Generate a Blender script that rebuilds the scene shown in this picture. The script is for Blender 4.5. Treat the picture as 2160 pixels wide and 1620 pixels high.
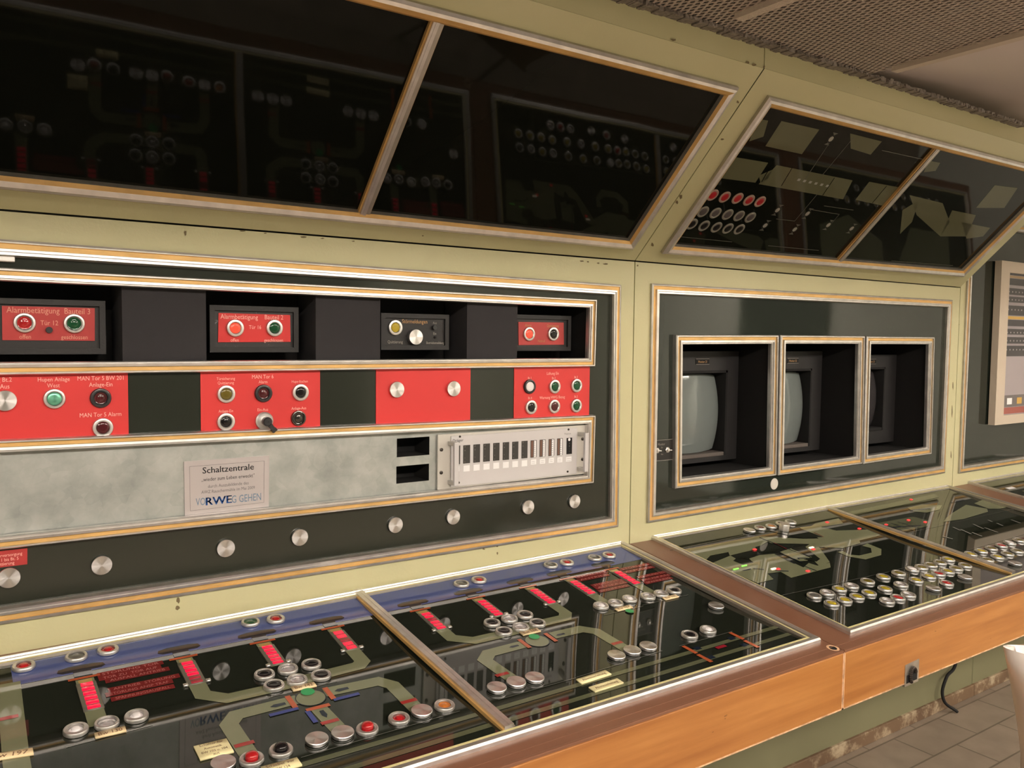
import bpy, bmesh, math, random
from mathutils import Vector, Matrix
random.seed(7)
R=math.radians
for o in list(bpy.data.objects): bpy.data.objects.remove(o,do_unlink=True)
C=bpy.context.scene.collection
sc=bpy.context.scene
# ------------------------------------------------------------------ camera, world, exposure
FPX,YAW,PITCH,ROLL=1771.4545,R(34.6907),R(-3.3084),R(0.6604)
CAM=Vector((0,-1.8,1.45))
_f=Vector((math.sin(YAW)*math.cos(PITCH),math.cos(YAW)*math.cos(PITCH),math.sin(PITCH)))
_r0=Vector((math.cos(YAW),-math.sin(YAW),0)); _u0=_r0.cross(_f)
_r=_r0*math.cos(ROLL)+_u0*math.sin(ROLL); _u=-_r0*math.sin(ROLL)+_u0*math.cos(ROLL)
cd=bpy.data.cameras.new('camera'); cam=bpy.data.objects.new('camera',cd); C.objects.link(cam)
cd.sensor_fit='HORIZONTAL'; cd.sensor_width=36; cd.lens=FPX/2160*36; cd.clip_start=.02
m=Matrix((_r,_u,-_f)).transposed().to_4x4(); m.translation=CAM; cam.matrix_world=m
sc.camera=cam
w=bpy.data.worlds.new('world'); sc.world=w; w.use_nodes=True
w.node_tree.nodes['Background'].inputs[0].default_value=(.9,.85,.8,1)
w.node_tree.nodes['Background'].inputs[1].default_value=.25
sc.view_settings.view_transform='Standard'; sc.view_settings.look='None'
sc.view_settings.gamma=1; sc.view_settings.use_curve_mapping=False
sc.view_settings.exposure=0.45
LAMP=66.0                                  # emission of the ceiling light diffusers
LAMPS=[(0.6,-3.7,1.25,.32),(2.5,-3.7,1.25,.32),(4.6,-3.3,1.25,.32),(-1.4,-3.5,1.25,.32)]
# ------------------------------------------------------------------ materials
MATS={}
def nt(name):
    m=bpy.data.materials.new(name); m.use_nodes=True; return m,m.node_tree,m.node_tree.nodes['Principled BSDF']
def tex(t,kind,scale,**k):
    n=t.nodes.new(kind); 
    if 'Scale' in n.inputs: n.inputs['Scale'].default_value=scale
    for a,b in k.items():
        if a in n.inputs: n.inputs[a].default_value=b
        else: setattr(n,a,b)
    return n
def coord(t,sx=1,sy=1,sz=1):
    c=t.nodes.new('ShaderNodeTexCoord'); mp=t.nodes.new('ShaderNodeMapping'); mp.inputs['Scale'].default_value=(sx,sy,sz)
    t.links.new(c.outputs['Object'],mp.inputs[0]); return mp.outputs[0]
def ramp(t,inp,stops):
    r=t.nodes.new('ShaderNodeValToRGB'); e=r.color_ramp.elements
    while len(e)<len(stops): e.new(.5)
    for i,(p,c) in enumerate(stops): e[i].position=p; e[i].color=(*c,1) if len(c)==3 else c
    t.links.new(inp,r.inputs[0]); return r.outputs[0]
def mat(name,col,rough=.5,metal=0,emis=None,es=0,spec=.5,bump=None,aniso=0,coat=0,var=0,vs=8,stretch=(1,1,1)):
    if name in MATS: return MATS[name]
    m,t,b=nt(name)
    b.inputs['Base Color'].default_value=(*col,1); b.inputs['Roughness'].default_value=rough
    b.inputs['Metallic'].default_value=metal; b.inputs['Specular IOR Level'].default_value=spec
    if coat: b.inputs['Coat Weight'].default_value=coat; b.inputs['Coat Roughness'].default_value=.05
    if emis: b.inputs['Emission Color'].default_value=(*emis,1); b.inputs['Emission Strength'].default_value=es
    if aniso:
        b.inputs['Anisotropic'].default_value=aniso
        tg=t.nodes.new('ShaderNodeTangent'); tg.direction_type='RADIAL'; tg.axis='Z'; t.links.new(tg.outputs[0],b.inputs['Tangent'])
    if var:
        n=tex(t,'ShaderNodeTexNoise',vs,Detail=5.0); t.links.new(coord(t,*stretch),n.inputs['Vector'])
        c=ramp(t,n.outputs[0],[(.3,tuple(x*(1-var) for x in col)),(.7,tuple(min(1,x*(1+var)) for x in col))])
        t.links.new(c,b.inputs['Base Color'])
    if bump:
        n=tex(t,'ShaderNodeTexNoise',bump[0],Detail=3.0); t.links.new(coord(t),n.inputs['Vector'])
        bp=t.nodes.new('ShaderNodeBump'); bp.inputs['Strength'].default_value=bump[1]; bp.inputs['Distance'].default_value=bump[2]
        t.links.new(n.outputs[0],bp.inputs['Height']); t.links.new(bp.outputs[0],b.inputs['Normal'])
    MATS[name]=m; return m
def chipped(name,col,chip,rough,scale,lo,hi,bump=None,base2=None,stretch=(1,1,1)):
    """paint with small chips and stains that show another colour"""
    m,t,b=nt(name); co=coord(t,*stretch)
    n=tex(t,'ShaderNodeTexNoise',scale,Detail=8.0,Roughness=.7); t.links.new(co,n.inputs['Vector'])
    f=ramp(t,n.outputs[0],[(lo,(0,0,0)),(hi,(1,1,1))])
    n2=tex(t,'ShaderNodeTexNoise',2.5,Detail=4.0); t.links.new(co,n2.inputs['Vector'])
    c0=ramp(t,n2.outputs[0],[(.3,base2 or tuple(x*.93 for x in col)),(.7,col)])
    mx=t.nodes.new('ShaderNodeMix'); mx.data_type='RGBA'; t.links.new(f,mx.inputs[0]); t.links.new(c0,mx.inputs[6]); mx.inputs[7].default_value=(*chip,1)
    t.links.new(mx.outputs[2],b.inputs['Base Color']); b.inputs['Roughness'].default_value=rough
    if bump:
        n=tex(t,'ShaderNodeTexNoise',bump[0],Detail=3.0); t.links.new(co,n.inputs['Vector'])
        bp=t.nodes.new('ShaderNodeBump'); bp.inputs['Strength'].default_value=bump[1]; bp.inputs['Distance'].default_value=bump[2]
        t.links.new(n.outputs[0],bp.inputs['Height']); t.links.new(bp.outputs[0],b.inputs['Normal'])
    MATS[name]=m; return m
M_BEIGE=chipped('beige_paint',(.60,.575,.345),(.12,.09,.05),.26,26,.70,.715,bump=(140,.10,.002),base2=(.57,.545,.32))
M_OLIVE=chipped('olive_paint',(.19,.18,.10),(.10,.07,.04),.5,18,.72,.76)
M_BROWN=chipped('brown_paint',(.215,.095,.055),(.52,.33,.22),.30,38,.72,.745,bump=(90,.08,.002),base2=(.18,.078,.045))
M_WOOD,t_,b_=nt('orange_wood')
n_=tex(t_,'ShaderNodeTexNoise',5,Detail=6.0,Roughness=.6); t_.links.new(coord(t_,.55,3,9),n_.inputs['Vector'])
c_=ramp(t_,n_.outputs[0],[(.25,(.29,.105,.025)),(.5,(.37,.150,.038)),(.75,(.44,.195,.055))])
n2_=tex(t_,'ShaderNodeTexNoise',30,Detail=5.0,Roughness=.7); t_.links.new(coord(t_,.4,1,1),n2_.inputs['Vector'])
f_=ramp(t_,n2_.outputs[0],[(.70,(0,0,0)),(.73,(1,1,1))])
x_=t_.nodes.new('ShaderNodeMix'); x_.data_type='RGBA'; t_.links.new(f_,x_.inputs[0]); t_.links.new(c_,x_.inputs[6]); x_.inputs[7].default_value=(.16,.06,.02,1)
t_.links.new(x_.outputs[2],b_.inputs['Base Color']); b_.inputs['Roughness'].default_value=.42
M_WORN=mat('worn_bare_edge',(.66,.40,.24),.6,var=.35,vs=60)
M_ALU=mat('aluminium_trim',(.73,.70,.68),.37,.9,var=.12,vs=30,stretch=(1,1,1),bump=(60,.015,.0005))
M_ALUD=mat('dull_aluminium',(.50,.47,.42),.38,.85,var=.15,vs=25)
M_GOLD=mat('brass_inlay',(.74,.46,.17),.42,.35,var=.16,vs=14)
M_OLDG=mat('tarnished_brass',(.42,.33,.17),.5,.4,var=.2,vs=20)
M_YEL=mat('pale_yellow_inlay',(.78,.70,.36),.35,.2,var=.08,vs=20)
M_DISC=mat('turned_aluminium',(.80,.77,.77),.36,1,aniso=.85)
M_RING=mat('satin_aluminium',(.70,.68,.67),.38,.92,bump=(200,.05,.0005))
M_BLACKG=mat('black_green_glass',(.016,.021,.016),.055,spec=.5,bump=(2.2,.06,.01))
M_PANEL=mat('black_green_panel',(.024,.028,.021),.12,spec=.5)
M_DESKG=mat('black_desk_glass',(.0135,.016,.011),.03,spec=.42)
M_UPG=mat('black_display_glass',(.006,.007,.005),.035,spec=.17,bump=(1.3,.05,.02))
M_VELV=mat('dark_grey_felt',(.027,.025,.028),.9,bump=(400,.2,.001))
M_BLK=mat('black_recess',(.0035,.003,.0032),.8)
M_BOX=mat('black_box_paint',(.013,.012,.013),.55,bump=(250,.2,.001))
M_CHIPBOX=chipped('chipped_black_paint',(.020,.018,.019),(.20,.20,.22),.5,28,.63,.65)
M_REDP=mat('red_panel',(.66,.034,.034),.42,var=.05,vs=3)
M_REDW=mat('worn_red_plate',(.46,.045,.045),.3,var=.1,vs=14)
M_REDB=mat('bright_red_plate',(.66,.028,.028),.35)
M_PINK=mat('pale_pink_lettering',(1,.55,.48),.5)
M_PINKW=mat('faded_tan_lettering',(.75,.36,.26),.5)
M_OCHRE=mat('ochre_lettering',(.50,.28,.11),.5)
M_GREYT=mat('grey_lettering',(.34,.31,.28),.5)
M_DARKT=mat('dark_lettering',(.03,.03,.035),.5)
M_MIDT=mat('mid_grey_lettering',(.16,.15,.16),.5)
M_BLUET=mat('blue_lettering',(.02,.10,.36),.4)
M_BLUE2=mat('grey_blue_lettering',(.15,.24,.36),.4)
M_SIGN=mat('silver_sign_plate',(.60,.555,.56),.33,.35)
M_RACK=mat('light_grey_rack_paint',(.62,.60,.61),.42)
M_RACK2=mat('pale_grey_bracket',(.60,.575,.53),.45)
M_WHITE=mat('white_tag',(.93,.92,.94),.5)
M_SLOT=mat('dark_gauge_slot',(.040,.037,.036),.35)
M_SCALE=mat('brown_gauge_bar',(.17,.085,.06),.5)
M_SCREW=mat('dark_screw',(.07,.06,.055),.35,.8)
M_LBL=mat('cream_label',(.90,.70,.42),.5)
M_LBLY=mat('yellow_cream_label',(.93,.83,.48),.5)
M_LTXT=mat('brown_print',(.22,.11,.06),.6)
# mimic colours
G=.04
M_BLUE=mat('mimic_blue',(.072,.096,.255),G,spec=.38,var=.06,vs=2)
M_NAVY=mat('mimic_navy',(.012,.018,.034),G,spec=.38)
M_TAN=mat('mimic_khaki',(.185,.195,.115),G,spec=.38)
M_TAN2=mat('mimic_khaki_dim',(.10,.105,.060),G,spec=.38)
M_RUST=mat('mimic_rust',(.42,.090,.035),G,spec=.38)
M_BRICK=mat('mimic_brick_red',(.33,.035,.030),G,spec=.38)
M_DRED=mat('mimic_dull_red',(.185,.022,.022),G,spec=.38,var=.2,vs=60)
M_DREDT=mat('mimic_dull_red_lettering',(.42,.12,.11),.3)
M_COB=mat('mimic_cobalt',(.035,.045,.21),G,spec=.38)
M_LINE=mat('mimic_thin_line',(.11,.11,.10),G)
M_GRN=mat('green_disc',(.02,.33,.10),.3)
M_LIT=mat('lit_red_segment',(.4,.003,.01),.15,emis=(1,.004,.055),es=.62)
M_UNLIT=mat('unlit_red_segment',(.30,.01,.03),.15,emis=(1,.02,.06),es=.08)
M_SEGF=mat('segment_housing',(.16,.15,.12),.35,.3)
M_LRED=mat('lit_red_dot',(.6,.03,.03),.2,emis=(1,.05,.05),es=.7)
M_LGRN=mat('lit_green_dot',(.2,.6,.1),.2,emis=(.25,1,.1),es=.6)
M_LWHT=mat('lit_warm_dot',(.9,.8,.6),.2,emis=(1,.8,.55),es=.9)
# lens colours
L_={'black':mat('black_lens',(.010,.008,.009),.12),'red':mat('red_lens',(.42,.012,.016),.12,coat=.5),
 'litred':mat('glowing_red_lens',(.8,.06,.04),.2,emis=(1,.10,.04),es=.32),
 'dred':mat('dark_red_lens',(.075,.010,.014),.12),'yellow':mat('yellow_lens',(.42,.32,.02),.12),
 'olive':mat('dull_yellow_lens',(.14,.105,.015),.15),'green':mat('dark_green_lens',(.008,.075,.028),.12),
 'mint':mat('green_turned_lens',(.16,.48,.33),.3,.6,aniso=.8),'white':mat('white_lens',(.88,.84,.86),.2),
 'clear':mat('pale_clear_lens',(.55,.52,.53),.08,.5),'grey':mat('grey_lens',(.10,.095,.085),.12),
 'orange':mat('orange_lens',(.5,.16,.03),.15),'smoke':mat('dark_chrome_lens',(.10,.085,.08),.1,.8),
 'upwhite':mat('faint_white_lens',(.09,.075,.08),.12),'upred':mat('up_red_lens',(.40,.012,.02),.2)}
M_UPRING=mat('dim_ring',(.28,.27,.24),.35,.4)
# ------------------------------------------------------------------ object helpers
WM={}
def tag(o,label=None,cat=None,group=None,kind=None):
    if label: o['label']=label
    if cat: o['category']=cat
    if group: o['group']=group
    if kind: o['kind']=kind
    return o
def root(name,loc,label,cat,group=None):
    o=bpy.data.objects.new(name,None); C.objects.link(o); o.empty_display_size=.05
    o.location=loc; WM[o.name]=Matrix.Translation(loc); return tag(o,label,cat,group)
def link(name,me,parent=None,M=None):
    o=bpy.data.objects.new(name,me); C.objects.link(o)
    M=M or (WM[parent.name] if parent else Matrix.Identity(4)); WM[o.name]=M
    if parent: o.parent=parent; o.matrix_basis=WM[parent.name].inverted()@M
    else: o.matrix_basis=M
    return o
def lathe(prof,seg=28,close=False):
    """prof: list of (r,z,mat index for the band above); returns bmesh"""
    bm=bmesh.new(); rings=[]
    for r,z,*_ in prof:
        if r<1e-6: rings.append([bm.verts.new((0,0,z))])
        else: rings.append([bm.verts.new((r*math.cos(2*math.pi*i/seg),r*math.sin(2*math.pi*i/seg),z)) for i in range(seg)])
    for a in range(len(rings)-1):
        A,B=rings[a],rings[a+1]
        for i in range(seg):
            j=(i+1)%seg
            if len(B)==1: f=bm.faces.new((A[i],A[j],B[0]))
            elif len(A)==1: f=bm.faces.new((A[0],B[j],B[i]))
            else: f=bm.faces.new((A[i],A[j],B[j],B[i]))
            f.material_index=prof[a][2] if len(prof[a])>2 else 0; f.smooth=True
    return bm
def mesh(bm,name,mats,sharp=35):
    me=bpy.data.meshes.new(name); bmesh.ops.recalc_face_normals(bm,faces=bm.faces)
    for e in bm.edges:
        if len(e.link_faces)==2 and e.calc_face_angle(0)>R(sharp): e.smooth=False
    bm.to_mesh(me); bm.free()
    for m in mats: me.materials.append(m)
    return me
class Plane:
    def __init__(s,O,ex,ey,sag=None):
        s.O=Vector(O); s.ex=Vector(ex).normalized(); s.ey=Vector(ey).normalized(); s.n=s.ex.cross(s.ey); s.sag=sag
        s.M=Matrix((s.ex,s.ey,s.n)).transposed().to_4x4(); s.M.translation=s.O
    def p(s,x,y,d=0.):
        ray=_f+_r*((x-1080)/FPX)-_u*((y-810)/FPX); off=d
        for k in range(3 if s.sag else 1):
            O=s.O+s.n*off; t=(O-CAM).dot(s.n)/ray.dot(s.n); P=CAM+ray*t-O
            u,v=P.dot(s.ex),P.dot(s.ey)
            if s.sag: off=d-s.sag(v)
        return (u,v)
    def w(s,u,v,z=0.):
        return s.O+s.ex*u+s.ey*v+s.n*(z-(s.sag(v) if s.sag else 0))
    def at(s,u,v,z=0.,rot=0.):
        M=s.M.copy(); M.translation=s.w(u,v,z)
        return M@Matrix.Rotation(rot,4,'Z')
TD,TU=R(7.5334),R(44.4704)
ZD=1.45-.335805*1.8; ZU=1.45+.121294*1.8
DB,DF=-.012,-.664
def sag(v):
    t=(v-DB)/(DF-DB); t=min(1,max(0,t)); return .010*4*t*(1-t)-.005
W=Plane((0,0,1.45),(1,0,0),(0,0,1))
D=Plane((0,0,ZD),(1,0,0),(0,math.cos(TD),math.sin(TD)))
DG=Plane(D.O,D.ex,D.ey,sag)
U=Plane((0,0,ZU),(1,0,0),(0,-math.cos(TU),math.sin(TU)))
def ext(a,b,u):
    k=(u-a[0])/(b[0]-a[0]); return (u,a[1]+(b[1]-a[1])*k)
class PB:
    """collects polygons, boxes and text in the plane's own coordinates into one mesh"""
    def __init__(s,pl,mats): s.pl=pl; s.bm=bmesh.new(); s.mats=list(mats)
    def mi(s,m):
        if m not in s.mats: s.mats.append(m)
        return s.mats.index(m)
    def poly(s,pts,m,z=0.):
        try: f=s.bm.faces.new([s.bm.verts.new((x,y,z)) for x,y in pts])
        except ValueError: return
        f.material_index=s.mi(m); f.normal_update()
        if f.normal.z<0: f.normal_flip()
        return f
    def px(s,pts,m,z=0.0004): return s.poly([s.pl.p(*q) for q in pts],m,z)
    def rect(s,u0,u1,v0,v1,m,z=0.): return s.poly([(u0,v0),(u1,v0),(u1,v1),(u0,v1)],m,z)
    def box(s,u0,u1,v0,v1,z0,z1,m,bev=0):
        r=bmesh.ops.create_cube(s.bm,size=1); vs=r['verts']
        for v in vs: v.co=Vector(((u0+u1)/2+v.co.x*(u1-u0),(v0+v1)/2+v.co.y*(v1-v0),(z0+z1)/2+v.co.z*(z1-z0)))
        fs={f for v in vs for f in v.link_faces}
        for f in fs: f.material_index=s.mi(m)
        if bev:
            es=list({e for v in vs for e in v.link_edges}); bmesh.ops.bevel(s.bm,geom=es,offset=bev,segments=2,affect='EDGES',profile=.5)
    def quadbox(s,q,z0,z1,m):
        lo=[s.bm.verts.new((x,y,z0)) for x,y in q]; hi=[s.bm.verts.new((x,y,z1)) for x,y in q]; k=s.mi(m)
        for f in [s.bm.faces.new(hi),s.bm.faces.new(lo[::-1])]+[s.bm.faces.new((lo[i],lo[(i+1)%4],hi[(i+1)%4],hi[i])) for i in range(4)]: f.material_index=k
    def disc(s,u,v,r,m,z=.0005,seg=24,ry=None):
        s.poly([(u+r*math.cos(2*math.pi*i/seg),v+(ry or r)*math.sin(2*math.pi*i/seg)) for i in range(seg)],m,z)
    def ringline(s,u,v,r,wd,m,z=.0005,seg=32):
        for i in range(seg):
            a,b=2*math.pi*i/seg,2*math.pi*(i+1)/seg
            s.poly([(u+q*math.cos(c),v+q*math.sin(c)) for q,c in ((r,a),(r+wd,a),(r+wd,b),(r,b))],m,z)
    def path(s,pts,wd,m,z=.0004):
        """strip of constant width along a mitred polyline"""
        L=[];n=len(pts)
        P=[Vector(p) for p in pts]
        for i in range(n):
            d0=(P[i]-P[i-1]).normalized() if i else (P[1]-P[0]).normalized()
            d1=(P[i+1]-P[i]).normalized() if i<n-1 else d0
            nn=(Vector((-d0.y,d0.x))+Vector((-d1.y,d1.x))); nn.normalize()
            k=wd/2/max(.35,nn.dot(Vector((-d0.y,d0.x)))); L.append((P[i]+nn*k,P[i]-nn*k))
        for a,b in zip(L[:-1],L[1:]): s.poly([a[0],a[1],b[1],b[0]],m,z)
    def text(s,txt,u,v,h,m,z=.0006,width=None,rot=0.,align='CENTER'):
        cu=bpy.data.curves.new('t','FONT'); cu.body=txt; cu.size=1; cu.align_x='CENTER' if align=='CENTER' else align; cu.resolution_u=2
        ob=bpy.data.objects.new('t',cu); C.objects.link(ob)
        dg=bpy.context.evaluated_depsgraph_get(); me=bpy.data.meshes.new_from_object(ob.evaluated_get(dg))
        bpy.data.objects.remove(ob,do_unlink=True); bpy.data.curves.remove(cu)
        if not me.vertices: return
        xs=[q.co.x for q in me.vertices]; sy=h/.72; sx=sy*.84
        if width: sx=width/(max(xs)-min(xs))
        cx=(max(xs)+min(xs))/2 if align=='CENTER' else 0
        k=s.mi(m); vs=[]; ca,sa=math.cos(rot),math.sin(rot)
        for q in me.vertices:
            x,y=(q.co.x-cx)*sx,(q.co.y-.35)*sy
            vs.append(s.bm.verts.new((u+x*ca-y*sa,v+x*sa+y*ca,z)))
        for p in me.polygons:
            try: f=s.bm.faces.new([vs[i] for i in p.vertices]); f.material_index=k
            except ValueError: pass
        bpy.data.meshes.remove(me)
    def grid(s,u0,u1,v0,v1,m,z=0.,nu=1,nv=1):
        for i in range(nu):
            for j in range(nv): s.rect(u0+(u1-u0)*i/nu,u0+(u1-u0)*(i+1)/nu,v0+(v1-v0)*j/nv,v0+(v1-v0)*(j+1)/nv,m,z)
    def holes(s,u0,u1,v0,v1,hs,m,z=0.,depth=0.):
        us=sorted({u0,u1,*[h[0] for h in hs],*[h[1] for h in hs]}); vs=sorted({v0,v1,*[h[2] for h in hs],*[h[3] for h in hs]})
        us=[u for u in us if u0<=u<=u1]; vs=[v for v in vs if v0<=v<=v1]; cache={}; k=s.mi(m); fs=[]
        def V(a,b,zz):
            if (a,b,zz) not in cache: cache[a,b,zz]=s.bm.verts.new((a,b,zz))
            return cache[a,b,zz]
        solid=lambda a,b: not any(h[0]<a<h[1] and h[2]<b<h[3] for h in hs) and u0<a<u1 and v0<b<v1
        for i in range(len(us)-1):
            for j in range(len(vs)-1):
                a,b,c,d=us[i],us[i+1],vs[j],vs[j+1]
                if not solid((a+b)/2,(c+d)/2): continue
                f=s.bm.faces.new((V(a,c,z),V(b,c,z),V(b,d,z),V(a,d,z))); f.material_index=k
                if depth:
                    f=s.bm.faces.new((V(a,d,z-depth),V(b,d,z-depth),V(b,c,z-depth),V(a,c,z-depth))); f.material_index=k
                    e=1e-4
                    for (p,q,ou,ov) in (((a,c),(b,c),(a+b)/2,c-e),((b,d),(a,d),(a+b)/2,d+e),((b,c),(b,d),b+e,(c+d)/2),((a,d),(a,c),a-e,(c+d)/2)):
                        if not solid(ou,ov):
                            f=s.bm.faces.new((V(*p,z),V(*p,z-depth),V(*q,z-depth),V(*q,z))); f.material_index=k
    def build(s,name,parent=None,label=None,weld=False,normals=True):
        bm=s.bm
        if s.pl.sag:
            v=DF-.02
            while v<.02:
                bmesh.ops.bisect_plane(bm,geom=bm.verts[:]+bm.edges[:]+bm.faces[:],plane_co=(0,v,0),plane_no=(0,1,0)); v+=.0163
            for q in bm.verts: q.co.z-=s.pl.sag(q.co.y)
            for f in bm.faces: f.smooth=True
        me=bpy.data.meshes.new(name)
        bm.normal_update(); bm.to_mesh(me); bm.free()
        for m in s.mats: me.materials.append(m)
        o=link(name,me,parent,s.pl.M)
        if label: o['label']=label
        return o
def inset(q,d):
    """mitred inset of a counter-clockwise convex quad"""
    n=len(q); out=[]
    for i in range(n):
        a,b,c=Vector(q[i-1]),Vector(q[i]),Vector(q[(i+1)%n])
        d0=(b-a).normalized(); d1=(c-b).normalized(); n0=Vector((-d0.y,d0.x)); n1=Vector((-d1.y,d1.x))
        k=(n0+n1)/(1+n0.dot(n1)); out.append(tuple(b+k*d))
    return out
# profile: (fraction of the width, height fraction, material of the band that follows)
PR_STD=[(0,-.3,0),(0,.75,0),(.08,1,0),(.20,1,2),(.24,.62,1),(.54,.62,2),(.58,.95,0),(.78,1,0),(.82,.75,0),(.93,.75,0),(1,.4,0),(1,-.4,0)]
PR_OUT=[(0,-.3,2),(0,.6,2),(.12,.7,2),(.20,.7,1),(.24,.5,1),(.52,.5,0),(.56,.95,0),(.70,1,0),(.74,.8,0),(.90,.85,2),(1,.4,2),(1,-.4,0)]
PR_UP=[(0,-.3,2),(0,.55,(3,0,0,0)),(.18,.90,0),(.40,1,(0,0,1,0)),(.66,.85,(0,0,1,1)),(.74,.80,(1,1,1,1)),(.93,.35,2),(1,-.4,0)]
PR_DSK=[(0,-.3,0),(0,.6,0),(.10,.95,0),(.28,1,0),(.34,.75,0),(.52,.8,2),(.60,.55,1),(.86,.6,2),(1,.3,2),(1,-.4,0)]
def trim(parent,pl,q,wd,h,prof,name='trim_frame',mats=None,label=None,z=0.):
    bm=bmesh.new(); loops=[]
    for fr,hh,mi in prof:
        loops.append([bm.verts.new((x,y,z+hh*h)) for x,y in inset(q,fr*wd)])
    for a in range(len(loops)-1):
        for i in range(4):
            j=(i+1)%4; f=bm.faces.new((loops[a][i],loops[a][j],loops[a+1][j],loops[a+1][i])); k_=prof[a][2]; f.material_index=k_[i] if isinstance(k_,tuple) else k_
    bm.normal_update()
    me=bpy.data.meshes.new(name); bm.to_mesh(me); bm.free()
    for m in (mats or [M_ALU,M_GOLD,M_ALUD,M_OLDG]): me.materials.append(m)
    o=link(name,me,parent,pl.M)
    if label: o['label']=label
    return o
def bar(parent,pl,a,b,wd,h,strips,name='divider_bar',z=0.,label=None):
    """strips: list of (from,to,height fraction,material) across the bar"""
    pb=PB(pl,[]); A,B=Vector(a),Vector(b); d=(B-A).normalized(); n=Vector((-d.y,d.x))
    for f0,f1,hh,m in strips:
        q=[A+n*wd*(.5-f0),B+n*wd*(.5-f0),B+n*wd*(.5-f1),A+n*wd*(.5-f1)]
        pb.quadbox([tuple(v) for v in q],z-.002,z+h*hh,m)
    bmesh.ops.recalc_face_normals(pb.bm,faces=pb.bm.faces)
    return pb.build(name,parent,label)
# ------------------------------------------------------------------ push buttons, caps and switches (all the same hardware, 38 mm)
RB=.0192; BM={}
def tmpl(key,fn):
    if key not in BM: BM[key]=fn()
    return BM[key]
def t_ring(ri,h,mt,hole=True):
    return mesh(lathe([(RB,0),(RB,h*.6),(RB-.0012,h*.92),(RB-.0030,h),(ri+.0016,h),(ri,h*.80),(ri,h*.15),(0,h*.15)],30),'push_button',[mt],30)
def t_cap(kind,ri,h,mt):
    r=ri-.0004
    if kind=='flat': pr=[(r,h*.2),(r,h*.72),(r*.93,h*.84),(r*.5,h*.90),(0,h*.92)]
    elif kind=='dish': pr=[(r,h*.18),(r*.97,h*.55),(r*.72,h*.40),(r*.45,h*.62),(r*.30,h*.70),(0,h*.72)]
    elif kind=='deep': pr=[(r,h*.17),(r*.5,h*.20),(0,h*.22)]
    elif kind=='dome': pr=[(r*.86,h*.2),(r*.90,h*1.4),(r*.84,h*1.85),(r*.62,h*2.15),(r*.3,h*2.3),(0,h*2.33)]
    elif kind=='nub': pr=[(r,h*.4),(r*.9,h*.55),(r*.62,h*.60),(r*.56,h*1.0),(r*.35,h*1.12),(0,h*1.15)]
    return mesh(lathe(pr,26),'button_cap',[mt],50)
NAMES={'black':'black','red':'red','dred':'dark red','yellow':'yellow','olive':'dull yellow','green':'dark green','mint':'brushed green','white':'white','clear':'clear','grey':'dark grey','orange':'orange','smoke':'dark chrome','litred':'glowing red','upwhite':'faint white','upred':'red'}
def button(parent,pl,x,y,col,cap='flat',h=.009,ri=.0122,ring=None,z=0.,scale=1,uv=None):
    rm=ring or M_RING; h=h*.72
    u,v=uv or pl.p(x,y,z+h*.9)
    M=pl.at(u,v,z-.0005)@Matrix.Scale(scale,4)
    o=link('push_button',tmpl(('r',ri,h,rm.name),lambda:t_ring(ri,h,rm)),parent,M)
    link('button_cap',tmpl(('c',cap,ri,h,col),lambda:t_cap(cap,ri,h,L_[col])),o,M)
    o['label']=NAMES[col]+' push button'
    return o
def blank(parent,pl,x,y,h=.007,z=0.,r=None,m=None,name='blanking_cap'):
    u,v=pl.p(x,y,z+h)
    r=r or RB
    def mk(): return mesh(lathe([(r*.93,0),(r*.93,h*.25),(r,h*.3),(r,h*.85),(r*.965,h),(0,h*1.0)],34),'blanking_cap',[m or M_DISC],30)
    return link(name,tmpl(('b',h,r,m.name if m else 0),mk),parent,pl.at(u,v,z,random.uniform(-.3,.3)))
# ------------------------------------------------------------------ room shell
def struct(name,pb_or_o): pb_or_o.name=name; pb_or_o['kind']='structure'; return pb_or_o
XY=Plane((0,0,0),(1,0,0),(0,1,0))
m,t,b=nt('floor_tiles'); co=coord(t)
br=tex(t,'ShaderNodeTexBrick',1.0,offset=.5); t.links.new(co,br.inputs['Vector'])
br.inputs['Color1'].default_value=(.25,.195,.15,1); br.inputs['Color2'].default_value=(.30,.235,.18,1); br.inputs['Mortar'].default_value=(.16,.125,.09,1)
br.inputs['Brick Width'].default_value=.30; br.inputs['Row Height'].default_value=.15; br.inputs['Mortar Size'].default_value=.0035
n=tex(t,'ShaderNodeTexNoise',9,Detail=6.0); t.links.new(co,n.inputs['Vector'])
mx=t.nodes.new('ShaderNodeMix'); mx.data_type='RGBA'; mx.blend_type='MULTIPLY'; mx.inputs[0].default_value=.6
t.links.new(br.outputs[0],mx.inputs[6]); t.links.new(ramp(t,n.outputs[0],[(.3,(.6,.6,.6)),(.7,(1,1,1))]),mx.inputs[7])
t.links.new(mx.outputs[2],b.inputs['Base Color']); b.inputs['Roughness'].default_value=.5
bp=t.nodes.new('ShaderNodeBump'); bp.inputs['Strength'].default_value=.3; bp.inputs['Distance'].default_value=.002; bp.invert=True
t.links.new(br.outputs['Fac'],bp.inputs['Height']); t.links.new(bp.outputs[0],b.inputs['Normal']); M_FLOOR=m
M_WALLP=mat('pale_green_wall',(.42,.43,.37),.6,var=.05,vs=2)
M_WALLW=mat('white_wall',(.74,.75,.68),.6,var=.05,vs=2)
M_WALLD=mat('dark_green_wall',(.06,.065,.055),.5)
M_CEIL=mat('pale_ceiling',(.50,.45,.43),.6,var=.04,vs=2)
pb=PB(XY,[M_FLOOR]); pb.box(-3.2,6.2,-5.2,.6,-.1,0,M_FLOOR); struct('floor',pb.build('floor'))
pb=PB(XY,[]); pb.box(-3.2,6.2,-5.2,.6,2.8,2.9,M_CEIL); struct('ceiling',pb.build('ceiling'))
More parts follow.
